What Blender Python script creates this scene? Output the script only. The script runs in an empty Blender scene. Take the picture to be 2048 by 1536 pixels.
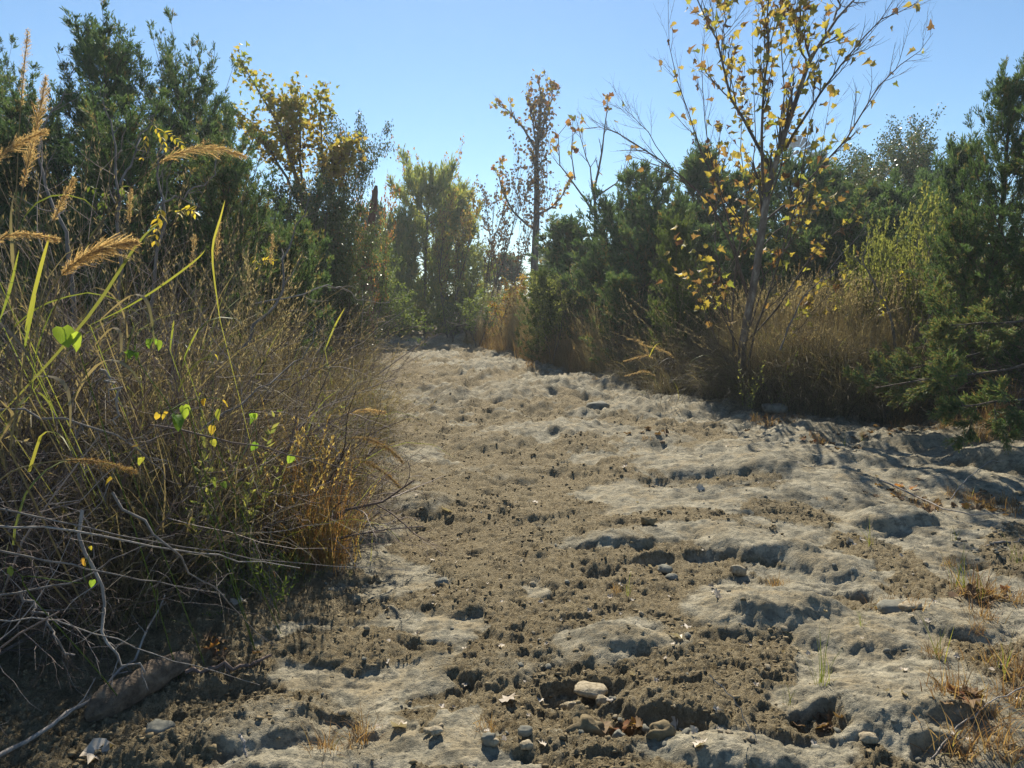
import bpy, math
import numpy as np
from mathutils import Vector

R = math.radians
S = bpy.context.scene
COL = S.collection

# ------------------------------------------------------------------ camera, world, sun, exposure
CAM_H, PITCH, F = 1.6, R(7.0), 1420.0
cam_d = bpy.data.cameras.new('camera')
cam_d.sensor_width = 36.0
cam_d.lens = 36.0 * F / 2048.0
cam_d.clip_start, cam_d.clip_end = 0.05, 3000.0
cam = bpy.data.objects.new('camera', cam_d)
COL.objects.link(cam)
cam.location = (0, 0, CAM_H)
cam.rotation_euler = (math.pi / 2 - PITCH, 0, 0)
S.camera = cam

HAZE = 0.0013
SUN_EL, SUN_AZ = R(40), R(-4)          # azimuth measured from +Y towards +X
W = bpy.data.worlds.new('World')
S.world = W
W.use_nodes = True
nt = W.node_tree
nt.nodes.clear()
sky = nt.nodes.new('ShaderNodeTexSky')
sky.sky_type = 'NISHITA'
sky.sun_disc = False
sky.sun_elevation = SUN_EL
sky.sun_rotation = SUN_AZ
sky.air_density = 1.0
sky.dust_density = 0.07
sky.ozone_density = 3.5
bg = nt.nodes.new('ShaderNodeBackground')
bg.inputs[1].default_value = 0.066
wo = nt.nodes.new('ShaderNodeOutputWorld')
tintn = nt.nodes.new('ShaderNodeMixRGB')
tintn.blend_type = 'MULTIPLY'
tintn.inputs[0].default_value = 1.0
tintn.inputs[2].default_value = (0.80, 0.985, 1.05, 1)
nt.links.new(sky.outputs[0], tintn.inputs[1])
nt.links.new(tintn.outputs[0], bg.inputs[0])
nt.links.new(bg.outputs[0], wo.inputs[0])

sun_d = bpy.data.lights.new('sun', 'SUN')
sun_d.energy = 5.0
sun_d.angle = R(0.53)
sun_d.color = (1.0, 0.92, 0.76)
sun = bpy.data.objects.new('sun', sun_d)
COL.objects.link(sun)
sdir = Vector((math.sin(SUN_AZ) * math.cos(SUN_EL), math.cos(SUN_AZ) * math.cos(SUN_EL), math.sin(SUN_EL)))
sun.rotation_euler = sdir.to_track_quat('Z', 'Y').to_euler()

S.view_settings.view_transform = 'Standard'
S.view_settings.look = 'None'
S.view_settings.exposure = 0.88
S.view_settings.gamma = 1.0
S.view_settings.use_curve_mapping = False
S.render.engine = 'CYCLES'
S.cycles.max_bounces = 4
S.cycles.diffuse_bounces = 2
S.cycles.transmission_bounces = 2
S.cycles.volume_bounces = 0
S.cycles.use_denoising = True
S.cycles.denoising_prefilter = 'NONE'
S.cycles.sample_clamp_direct = 6.0
S.cycles.sample_clamp_indirect = 4.0

# ------------------------------------------------------------------ pixel helper (gives world points)
CT, ST = math.cos(PITCH), math.sin(PITCH)


def at(px, py, Y):
    """world point seen at photo pixel (px, py), Y metres ahead"""
    a, v = (px - 1024) / F, (768 - py) / F
    d = np.array([a, CT + v * ST, -ST + v * CT])
    t = Y / d[1]
    return d * t + np.array([0, 0, CAM_H])


def gp(px, py, z=0.0):
    """point of the level z seen at photo pixel"""
    a, v = (px - 1024) / F, (768 - py) / F
    d = np.array([a, CT + v * ST, -ST + v * CT])
    t = (z - CAM_H) / d[2]
    return float(d[0] * t), float(d[1] * t)


# ------------------------------------------------------------------ noise
def h2(ix, iy, seed):
    h = (ix.astype(np.int64) * 374761393 + iy.astype(np.int64) * 668265263 + seed * 1442695041) & 0xFFFFFFFF
    h = ((h ^ (h >> 13)) * 1274126177) & 0xFFFFFFFF
    h = ((h ^ (h >> 16)) * 2246822519) & 0xFFFFFFFF
    return ((h ^ (h >> 15)) & 0xFFFFFF) / float(0x1000000)


def pn(x, y, seed):
    ix, iy = np.floor(x), np.floor(y)
    fx, fy = x - ix, y - iy
    u, v = fx * fx * fx * (fx * (fx * 6 - 15) + 10), fy * fy * fy * (fy * (fy * 6 - 15) + 10)

    def g(ox, oy):
        a = h2(ix + ox, iy + oy, seed) * 2 * math.pi
        return np.cos(a) * (fx - ox) + np.sin(a) * (fy - oy)
    n0 = g(0, 0) * (1 - u) + g(1, 0) * u
    n1 = g(0, 1) * (1 - u) + g(1, 1) * u
    return (n0 * (1 - v) + n1 * v) * 1.5


def fbm(x, y, octv, seed, gain=0.5):
    s, a = 0, 1.0
    for o in range(octv):
        s = s + a * pn(x, y, seed + o * 17)
        x, y, a = x * 2.03 + 3.1, y * 2.03 + 1.7, a * gain
    return s


def worley(x, y, seed):
    ix, iy = np.floor(x), np.floor(y)
    best = np.full(np.shape(x), 9.0)
    for ox in (-1, 0, 1):
        for oy in (-1, 0, 1):
            cx, cy = ix + ox, iy + oy
            d = (cx + h2(cx, cy, seed) - x) ** 2 + (cy + h2(cx, cy, seed + 5) - y) ** 2
            best = np.minimum(best, d)
    return np.sqrt(best)


def ss(a, b, x):
    t = np.clip((x - a) / (b - a), 0, 1)
    return t * t * (3 - 2 * t)


# ------------------------------------------------------------------ terrain
YL = [-30, 0, 2.3, 3.0, 3.5, 4.5, 5.6, 7.5, 8.9, 14, 21.6, 30, 35, 60, 400]
XL = [-3.2, -3.0, -2.7, -2.1, -1.75, -1.45, -1.15, -1.35, -1.7, -2.9, -4.7, -6.0, -7.0, -11, -60]
YR = [-30, 0, 6.4, 8.6, 9.2, 10.0, 12, 14.7, 18, 24, 30, 35, 60, 400]
XR = [6, 5.4, 5.0, 4.9, 4.2, 3.1, 2.5, 1.9, .5, -1.5, -3.2, -4.6, -8, -55]


def mound(x, y, p, sd):
    """p = (px, py, half width in px, half length m, height m, rotation, rocky)"""
    cx, cy = gp(p[0], p[1])
    w = p[2] / F * math.hypot(cy, CAM_H)
    L = p[3]
    c, s = math.cos(p[5]), math.sin(p[5])
    u, v = (x - cx) * c + (y - cy) * s, -(x - cx) * s + (y - cy) * c
    r = np.sqrt((u / w) ** 2 + (v / L) ** 2)
    r = r * (1 + 0.30 * pn(x * 1.1 / max(w, .15), y * 1.6 / max(w, .15), sd) + .11 * pn(x * 3.4 / max(w, .15), y * 4 / max(w, .15), sd + 1)
             + .035 * pn(x * 17, y * 20, sd + 2))
    k = 0.36 + 0.56 * ss(-0.9, 0.5, v / L)
    if p[4] < 0:
        k = 0.28 + 0.5 * ss(0.5, -0.7, v / L)
    return p[4] * (.56 if p[4] > 0 else .5) * ss(0, 1, (1 - r) / k), ss(0, .35, 1.05 - r)


MOUNDS = [
    # rock ridges and slabs
    (1290, 1078, 170, .2, .07, .3, 1), (1490, 1085, 140, .28, .11, -.3, 1), (1640, 1125, 110, .22, .09, -.5, 1),
    (1500, 1205, 210, .34, .13, .5, 1), (1700, 1250, 200, .38, .11, -.6, 1), (1780, 1400, 260, .30, .10, .3, 1),
    (1960, 1480, 240, .30, .10, 0, 1), (1500, 1530, 240, .16, .09, 0, 1), (1890, 1235, 150, .25, .09, 0, 1),
    (1765, 1035, 110, .26, .15, .05, 1), (1430, 930, 200, .55, .15, 0, 1), (1130, 862, 180, .6, .12, 0, 1),
    (1650, 905, 260, .7, .13, -.2, 1), (1850, 880, 200, .8, .25, -.3, 1), (2010, 930, 150, .6, .30, -.2, 1),
    (1560, 985, 200, .4, .09, 0, 1), (1900, 960, 160, .45, .12, -.3, 1), (1330, 815, 150, .9, .13, 0, 1),
    (1200, 770, 160, 1.2, .12, 0, 1), (1020, 790, 120, 1.0, .09, 0, .7), (880, 800, 90, 1.0, .10, 0, .6),
    (760, 800, 45, .5, .16, 0, .6), (980, 735, 130, 1.6, .15, 0, 1), (870, 715, 60, 1.6, .12, 0, .8),
    (800, 690, 60, 1.5, .10, 0, .7), (1180, 830, 60, .35, .13, 0, .8), (1000, 945, 150, .4, .08, 0, .3),
    (840, 1010, 90, .28, .13, .2, .6), (730, 1060, 90, .25, .10, 0, .7), (1230, 1290, 140, .24, .12, .1, .7),
    (520, 1440, 170, .22, .10, .5, .5), (620, 1520, 160, .14, .08, 0, .8), (1000, 1330, 130, .2, .05, 0, .3),
    (1340, 1420, 110, .15, .07, 0, .25), (1100, 1020, 130, .3, .05, 0, .1), (960, 890, 120, .4, .07, 0, .3),
    (1270, 1170, 110, .12, .04, 0, .2), (1165, 1450, 40, .07, .07, 0, .3), (1230, 1085, 80, .16, .05, 0, .6),
    (320, 1490, 80, .1, .05, 0, .2), (1310, 880, 90, .4, .08, 0, .8), (1600, 870, 130, .5, .12, 0, 1),
    (1080, 1500, 120, .1, .03, 0, .2), (700, 1290, 160, .2, .04, 0, .1), (900, 1200, 140, .2, .04, 0, .1),
    # scooped hollows with a steep far wall
    (1310, 1122, 60, .10, -.11, .35, .8), (1205, 1150, 50, .09, -.09, .6, .5), (1400, 1112, 45, .09, -.10, -.1, .8),
    (1155, 1100, 34, .06, -.08, 0, .2), (1165, 1395, 95, .13, -.12, 0, .4), (1290, 1470, 70, .10, -.09, 0, .2),
    (1220, 1460, 60, .14, -.09, 0, .2), (880, 1390, 60, .07, -.06, 0, 0), (1640, 1460, 60, .1, -.09, .3, .2),
    (1800, 1062, 50, .08, -.06, .3, .8), (1600, 1040, 90, .14, -.05, 0, .1), (1500, 975, 90, .2, -.07, 0, .3),
    (1560, 1370, 40, .06, -.06, 0, .2), (1330, 960, 60, .15, -.06, 0, .4), (860, 1290, 50, .06, -.05, 0, 0),
    (1120, 950, 100, .2, -.05, 0, 0), (860, 935, 60, .2, -.06, 0, 0), (1880, 1530, 60, .1, -.1, 0, .5),
    (420, 1400, 170, .16, -.08, .6, 0), (1700, 1190, 70, .12, -.06, 0, .3),
]


def height(x, y, detail=True):
    x = np.asarray(x, float)
    y = np.asarray(y, float)
    wob = .25 * pn(x * .4 + 9, y * .8, 3) + .12 * pn(x * 1.1, y * 2.1, 4)
    dl = (np.interp(y, YL, XL) + wob) - x          # > 0 on the left bank
    dr = x - (np.interp(y, YR, XR) + wob)          # > 0 on the right bank
    bl = .30 * ss(0, 1.0, dl) + .25 * ss(.8, 5, dl)
    br = .42 * ss(-.1, 1.1, dr) + .40 * ss(.8, 5, dr)
    z = bl + br
    z = z + .06 * fbm(x * .7, y * .7, 2, 11)
    rock = ss(.05, .2, fbm(x * .8 + 4, y * .8, 5, 21, .6) + .38 * np.clip(x * .4 - .3, -1, 1) - .05 + .12 * ss(8, 13, y))
    for i, p in enumerate(MOUNDS):
        cx, cy = gp(p[0], p[1])
        m = (np.abs(y - cy) < p[3] * 1.6 + .5)
        if not np.any(m):
            continue
        if z.ndim:
            hh, rr = mound(x[m], y[m], p, 100 + i)
            z[m] += hh
            rock[m] = rock[m] * (1 - rr) + p[6] * rr
        else:
            hh, rr = mound(x, y, p, 100 + i)
            z = z + hh
            rock = rock * (1 - rr) + p[6] * rr
    bank = np.clip(ss(.1, .6, dl) + ss(.1, .6, dr), 0, 1)
    rock = np.clip(rock * (1 - bank) + .35 * fbm(x * 4, y * 4, 3, 31) * ss(0.05, .4, rock), 0, 1)
    if detail:
        dirt = 1 - ss(.3, .75, rock)
        wx, wy = x + .035 * pn(x * 9, y * 9, 41), y + .035 * pn(x * 9, y * 9, 42)
        c1 = 1 - np.minimum(worley(wx * 6.5, wy * 8.5, 51), 1) ** 1.5
        c2 = 1 - np.minimum(worley(wx * 15, wy * 19, 52), 1) ** 1.5
        c3 = 1 - np.minimum(worley(wx * 36, wy * 42, 53), 1) ** 1.4
        amp = .35 + .65 * ss(-.5, .5, pn(x * 1.6, y * 1.6, 54))
        z = z + dirt * (.020 * amp * (c1 - .5) + .024 * amp * (c2 - .5) + .021 * (c3 - .4)) + (.18 + dirt) * .007 * (1 - np.abs(fbm(wx * 34, wy * 38, 3, 59, .6)) * 2.2)
        z = z - dirt * .028 * ss(.25, .62, pn(x * 3.1, y * 4.3, 57)) - dirt * .02 * ss(.3, .5, pn(x * 8, y * 10, 58))
        pit = ss(.28, .05, worley(wx * 5, wy * 6, 55)) * ss(.0, .4, pn(x * 1.3, y * 1.3, 56))
        z = z + (1 - dirt) * (.026 * fbm(x * 2.6, y * 3.4, 6, 61, .48) - .007 * pit + .003 * (c2 - .5) * ss(-.2, .4, pn(x * 2.5, y * 2.5, 64)) + .005 * (c3 - .5)
                              - .006 * ss(.15, .4, fbm(x * 11, y * 14, 3, 62)))
        z = z + (1 - dirt) * .004 * (1 - 2.4 * np.abs(fbm(x * 4.5 + wx, y * 10, 4, 63, .6)))
        z = z + .004 * pn(x * 62, y * 62, 65)
        z = z + ss(5, 9, y) * (1 - bank) * (.045 * fbm(x * 4, y * 3.2, 3, 67, .6) + .035 * (c1 - .5))
        z = z + .10 * ss(6, 13, y) * (1 - bank) * (1 - np.abs(fbm(x * 1.1, y * .8, 4, 66, .55)) * 2)
    return z, rock, bank


def hz(x, y):
    return float(height(np.array([x]), np.array([y]), False)[0][0])


# ------------------------------------------------------------------ mesh building
def mesh_from(name, V, T=None, Q=None, tint=None, smooth=False, attrs=None):
    me = bpy.data.meshes.new(name)
    T = np.zeros((0, 3), np.int32) if T is None else np.asarray(T, np.int32)
    Q = np.zeros((0, 4), np.int32) if Q is None else np.asarray(Q, np.int32)
    me.vertices.add(len(V))
    me.vertices.foreach_set('co', np.ascontiguousarray(V, np.float32).ravel())
    loops = np.concatenate([T.ravel(), Q.ravel()])
    me.loops.add(len(loops))
    me.loops.foreach_set('vertex_index', loops)
    st = np.concatenate([np.arange(len(T)) * 3, len(T) * 3 + np.arange(len(Q)) * 4]).astype(np.int32)
    me.polygons.add(len(st))
    me.polygons.foreach_set('loop_start', st)
    if smooth:
        me.polygons.foreach_set('use_smooth', np.ones(len(st), bool))
    al = dict(attrs or {})
    if tint is not None:
        al['tint'] = tint
    for k, a in al.items():
        at_ = me.attributes.new(k, 'FLOAT', 'POINT')
        at_.data.foreach_set('value', np.ascontiguousarray(a, np.float32))
    me.update(calc_edges=True)
    return me


class MB:
    def __init__(s):
        s.V, s.T, s.Q, s.C, s.n = [], [], [], [], 0

    def add(s, V, T=None, Q=None, c=0.5):
        V = np.asarray(V, float).reshape(-1, 3)
        if T is not None and len(T):
            s.T.append(np.asarray(T, np.int64) + s.n)
        if Q is not None and len(Q):
            s.Q.append(np.asarray(Q, np.int64) + s.n)
        s.V.append(V)
        s.C.append(np.broadcast_to(np.asarray(c, float), (len(V),)))
        s.n += len(V)

    def mesh(s, name, smooth=False):
        V = np.concatenate(s.V)
        return mesh_from(name, V, np.concatenate(s.T) if s.T else None, np.concatenate(s.Q) if s.Q else None,
                         np.concatenate(s.C), smooth)


def nrm(a):
    return a / np.maximum(np.linalg.norm(a, axis=-1, keepdims=True), 1e-9)


def add_tubes(mb, P, rad, sides=4, c=0.5):
    """P (N,K,3), rad (N,K)"""
    P = np.asarray(P, float)
    N, K = P.shape[:2]
    rad = np.broadcast_to(rad, (N, K))
    t = nrm(np.gradient(P, axis=1))
    avg = nrm(P[:, -1] - P[:, 0])
    ref = np.where(np.abs(avg[:, 2:3]) < .7, np.array([[0, 0, 1.]]), np.array([[1., 0, 0]]))[:, None, :]
    a = nrm(np.cross(t, np.broadcast_to(ref, t.shape)))
    b = np.cross(t, a)
    ang = np.arange(sides) * 2 * math.pi / sides
    V = P[:, :, None, :] + rad[:, :, None, None] * (a[:, :, None, :] * np.cos(ang)[None, None, :, None] + b[:, :, None, :] * np.sin(ang)[None, None, :, None])
    n, k, s_ = np.meshgrid(np.arange(N), np.arange(K - 1), np.arange(sides), indexing='ij')
    s2 = (s_ + 1) % sides
    base = n * K * sides + k * sides
    Q = np.stack([base + s_, base + s2, base + sides + s2, base + sides + s_], -1).reshape(-1, 4)
    cc = np.repeat(np.broadcast_to(c, (N,)), K * sides)
    mb.add(V.reshape(-1, 3), None, Q, cc)


def add_ribbons(mb, P, wid, side, c=0.5):
    """P (N,K,3), wid (N,K), side (N,3)"""
    N, K = P.shape[:2]
    wid = np.broadcast_to(wid, (N, K))
    t = nrm(np.gradient(P, axis=1))
    sd = nrm(side[:, None, :] - t * np.sum(t * side[:, None, :], -1, keepdims=True))
    V = np.stack([P - sd * wid[:, :, None] / 2, P + sd * wid[:, :, None] / 2], 2)
    n, k = np.meshgrid(np.arange(N), np.arange(K - 1), indexing='ij')
    b = n * K * 2 + k * 2
    Q = np.stack([b, b + 1, b + 3, b + 2], -1).reshape(-1, 4)
    c = np.asarray(c, float)
    cc = np.repeat(np.broadcast_to(c, (N,)), K * 2) if c.ndim < 2 else np.repeat(c.reshape(-1), 2)
    mb.add(V.reshape(-1, 3), None, Q, cc)


def add_inst(mb, TV, TT, P, D, Nn, sc, c=0.5):
    """template TV in x (side), y (along), z (normal) placed at P along D with normal near Nn"""
    D = nrm(D)
    X = nrm(np.cross(D, Nn))
    Z = np.cross(X, D)
    sc = np.broadcast_to(sc, (len(P),))
    M = np.stack([X, D, Z], 1) * sc[:, None, None]
    V = np.einsum('mi,nij->nmj', TV, M) + P[:, None, :]
    m = len(TV)
    T = (np.asarray(TT)[None] + (np.arange(len(P)) * m)[:, None, None]).reshape(-1, 3)
    mb.add(V.reshape(-1, 3), T, None, np.repeat(np.broadcast_to(c, (len(P),)), m))


def rdir(rng, n):
    return nrm(rng.normal(size=(n, 3)))


# leaf templates (x side, y along, z normal)
def outline_leaf(pts, cz=0.0, fold=0.12, droop=.15):
    P = [(0, .45)] + pts + [(-x, y) for x, y in reversed(pts[1:-1])] if pts[0][0] == 0 else None
    V = np.array([(x, y, fold * abs(x) - droop * y * y) for x, y in P])
    V[0, 2] -= cz
    n = len(P) - 1
    T = [(0, 1 + i, 1 + (i + 1) % n) for i in range(n)]
    return V, np.array(T)


SYC = outline_leaf([(0, 0), (.20, -.06), (.34, .06), (.55, .16), (.40, .34), (.58, .60), (.30, .58), (.20, .74), (0, 1.05)])
SYC2 = (SYC[0] * np.array([.8, 1, 1]) + np.array([[0, 0, 1.]]) * (.6 * np.abs(SYC[0][:, :1]) - .35 * SYC[0][:, 1:2] ** 2), SYC[1])
HEART = outline_leaf([(0, 0), (.22, -.10), (.44, .05), (.48, .35), (.28, .72), (0, 1.0)], fold=.25)
OVAL = outline_leaf([(0, 0), (.2, .25), (.24, .55), (0, 1.0)], fold=.2)
DIA_V = np.array([(0, 0, 0), (.5, .45, 0), (0, 1, 0), (-.5, .45, 0)], float)
DIA_T = np.array([(0, 1, 2), (0, 2, 3)])
LANCE_V = np.array([(0, 0, 0), (.11, .4, .03), (0, 1, -.1), (-.11, .4, .03)], float)


# ------------------------------------------------------------------ materials
MATS = {}


def new_mat(name):
    m = bpy.data.materials.new(name)
    m.use_nodes = True
    m.node_tree.nodes.clear()
    MATS[name] = m
    return m, m.node_tree


def ramp(ntr, fac, stops):
    r = ntr.nodes.new('ShaderNodeValToRGB')
    el = r.color_ramp.elements
    while len(el) < len(stops):
        el.new(0.5)
    for e, (p, c) in zip(el, stops):
        e.position = p
        e.color = (*c, 1)
    ntr.links.new(fac, r.inputs[0])
    return r


def tint_node(ntr):
    a = ntr.nodes.new('ShaderNodeAttribute')
    a.attribute_name = 'tint'
    return a.outputs['Fac']


def leaf_mat(name, stops, trans=.45, rough=.6, spec=.3, bright=1.35, rand=0.0):
    m, n = new_mat(name)
    fac = tint_node(n)
    if rand:
        oi = n.nodes.new('ShaderNodeObjectInfo')
        mm = n.nodes.new('ShaderNodeMath')
        mm.operation = 'MULTIPLY_ADD'
        n.links.new(oi.outputs['Random'], mm.inputs[0])
        mm.inputs[1].default_value = rand
        n.links.new(fac, mm.inputs[2])
        fr = n.nodes.new('ShaderNodeMath')
        fr.operation = 'FRACT' if rand >= .9 else 'MINIMUM'
        if rand < .9:
            fr.inputs[1].default_value = 1.0
        n.links.new(mm.outputs[0], fr.inputs[0])
        fac = fr.outputs[0]
    r = ramp(n, fac, stops)
    p = n.nodes.new('ShaderNodeBsdfPrincipled')
    p.inputs['Roughness'].default_value = rough
    p.inputs['Specular IOR Level'].default_value = spec * .45
    n.links.new(r.outputs[0], p.inputs['Base Color'])
    t = n.nodes.new('ShaderNodeBsdfTranslucent')
    g = n.nodes.new('ShaderNodeMixRGB')
    g.blend_type = 'MULTIPLY'
    g.inputs[0].default_value = 1
    g.inputs[2].default_value = (bright * 1.08, bright, bright * .55, 1)
    n.links.new(r.outputs[0], g.inputs[1])
    n.links.new(g.outputs[0], t.inputs[0])
    mx = n.nodes.new('ShaderNodeMixShader')
    mx.inputs[0].default_value = trans
    n.links.new(p.outputs[0], mx.inputs[1])
    n.links.new(t.outputs[0], mx.inputs[2])
    o = n.nodes.new('ShaderNodeOutputMaterial')
    n.links.new(mx.outputs[0], o.inputs[0])
    return m


def rough_mat(name, stops, scale=8, stretch=(1, 1, 1), bump=.3, rough=.9, dist=.02, coords='Object', detail=6):
    m, n = new_mat(name)
    tc = n.nodes.new('ShaderNodeTexCoord')
    mp = n.nodes.new('ShaderNodeMapping')
    mp.inputs['Scale'].default_value = stretch
    n.links.new(tc.outputs[coords], mp.inputs[0])
    nz = n.nodes.new('ShaderNodeTexNoise')
    nz.inputs['Scale'].default_value = scale
    nz.inputs['Detail'].default_value = detail
    nz.inputs['Roughness'].default_value = .65
    n.links.new(mp.outputs[0], nz.inputs[0])
    r = ramp(n, nz.outputs[0], stops)
    p = n.nodes.new('ShaderNodeBsdfPrincipled')
    p.inputs['Roughness'].default_value = rough
    p.inputs['Specular IOR Level'].default_value = .25
    n.links.new(r.outputs[0], p.inputs['Base Color'])
    b = n.nodes.new('ShaderNodeBump')
    b.inputs['Strength'].default_value = bump
    b.inputs['Distance'].default_value = dist
    n.links.new(nz.outputs[0], b.inputs['Height'])
    n.links.new(b.outputs[0], p.inputs['Normal'])
    o = n.nodes.new('ShaderNodeOutputMaterial')
    n.links.new(p.outputs[0], o.inputs[0])
    return m


leaf_mat('juniper', [(0, (.042, .080, .048)), (.45, (.060, .112, .060)), (.85, (.11, .175, .075)), (1, (.22, .18, .09))], .42, .55, .35, rand=.22)
leaf_mat('juniper_light', [(0, (.05, .085, .03)), (.5, (.085, .13, .045)), (1, (.14, .17, .06))], .38, .55, .3)
leaf_mat('cypress', [(0, (.10, .15, .055)), (.5, (.18, .24, .08)), (1, (.36, .32, .09))], .55)
leaf_mat('evergreen_leaf', [(0, (.045, .07, .035)), (.6, (.08, .115, .05)), (.93, (.13, .16, .06)), (1, (.25, .10, .04))], .3, .35, .6)
leaf_mat('sycamore_leaf', [(0, (.12, .06, .04)), (.2, (.21, .13, .065)), (.4, (.31, .24, .075)), (.75, (.35, .30, .07)), (1, (.21, .25, .06))], .5, .55, .3, 1.35)
leaf_mat('autumn_leaf', [(0, (.16, .06, .03)), (.4, (.30, .17, .05)), (.8, (.35, .29, .06)), (1, (.18, .22, .05))], .5, .6, .3, 1.4)
leaf_mat('red_leaf', [(0, (.16, .06, .035)), (.5, (.28, .13, .06)), (1, (.38, .27, .08))], .5, .6, .3, 1.4)
leaf_mat('brown_leaf', [(0, (.08, .05, .035)), (.5, (.15, .095, .055)), (1, (.26, .18, .10))], .25, .7, .3, 1.2)
leaf_mat('yellow_leaf', [(0, (.34, .20, .05)), (.5, (.44, .36, .06)), (1, (.32, .36, .07))], .58, .5, .3, 1.35)
leaf_mat('lime_leaf', [(0, (.11, .20, .035)), (.5, (.18, .30, .05)), (1, (.28, .38, .06))], .58, .45, .4, 1.4)
leaf_mat('herb_leaf', [(0, (.06, .10, .03)), (.6, (.12, .18, .045)), (1, (.22, .26, .06))], .45)
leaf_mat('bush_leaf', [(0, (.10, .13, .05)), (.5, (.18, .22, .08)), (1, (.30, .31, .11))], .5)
leaf_mat('orange_straw', [(0, (.20, .11, .055)), (.4, (.38, .22, .10)), (.7, (.46, .33, .17)), (.85, (.25, .27, .08)), (1, (.30, .30, .1))], .55, .6, .3, 1.3)
leaf_mat('straw', [(0, (.07, .058, .046)), (.35, (.155, .130, .098)), (.75, (.31, .26, .175)), (.9, (.15, .17, .06)), (1, (.22, .27, .07))], .36, .6, .3, 1.15)
leaf_mat('rust_straw', [(0, (.14, .08, .05)), (.5, (.30, .19, .10)), (.85, (.42, .31, .17)), (1, (.28, .28, .09))], .45, .6, .3, 1.2)
leaf_mat('pale_straw', [(0, (.17, .145, .11)), (.5, (.32, .275, .195)), (1, (.44, .385, .285))], .5, .6, .3, 1.15)
leaf_mat('plume', [(0, (.30, .19, .11)), (.5, (.50, .36, .22)), (1, (.68, .55, .39))], .55, .7, .2, 1.15)
leaf_mat('green_blade', [(0, (.12, .12, .05)), (.6, (.14, .18, .045)), (1, (.30, .29, .07))], .5, .5, .35, 1.4)
leaf_mat('dead_twig', [(0, (.06, .045, .04)), (.6, (.17, .125, .105)), (1, (.40, .34, .30))], 0.0, .75, .3)
leaf_mat('pale_leaf', [(0, (.28, .22, .16)), (1, (.60, .54, .46))], .15, .6, .4)
rough_mat('bark', [(.3, (.05, .04, .033)), (.6, (.13, .105, .085)), (.8, (.22, .19, .16))], 14, (1, 1, .25), .6)
rough_mat('sycamore_bark', [(.35, (.07, .055, .045)), (.55, (.17, .14, .115)), (.68, (.34, .30, .25)), (.8, (.12, .10, .08))], 9, (1, 1, .4), .5)
rough_mat('gray_twig', [(.3, (.10, .085, .075)), (.7, (.26, .235, .215))], 20, (1, 1, .3), .3)
rough_mat('pale_twig', [(.3, (.17, .145, .125)), (.7, (.40, .36, .32))], 20, (1, 1, .3), .3)
rough_mat('snag_wood', [(.3, (.06, .025, .02)), (.7, (.17, .07, .05))], 10, (1, 1, .2), .6)
rough_mat('log_stone', [(.3, (.06, .045, .034)), (.5, (.14, .105, .075)), (.75, (.26, .20, .14))], 22, (1, 1, 1), 1.0, .95, .02)
rough_mat('stone', [(.35, (.20, .16, .10)), (.55, (.36, .30, .205)), (.75, (.47, .41, .30))], 60, (1, 1, 1), .6, .85, .01)
rough_mat('gray_stone', [(.3, (.10, .10, .085)), (.6, (.22, .21, .17)), (.8, (.34, .32, .26))], 12, (1, 1, 1), .5, .9, .01)
rough_mat('clod', [(.3, (.11, .085, .05)), (.55, (.20, .155, .088)), (.8, (.30, .24, .145))], 26, (1, 1, 1), .6, .95, .01)
rough_mat('galvanised', [(.3, (.16, .18, .20)), (.7, (.26, .28, .30))], 3, (1, 1, 1), .05, .5)


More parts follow.
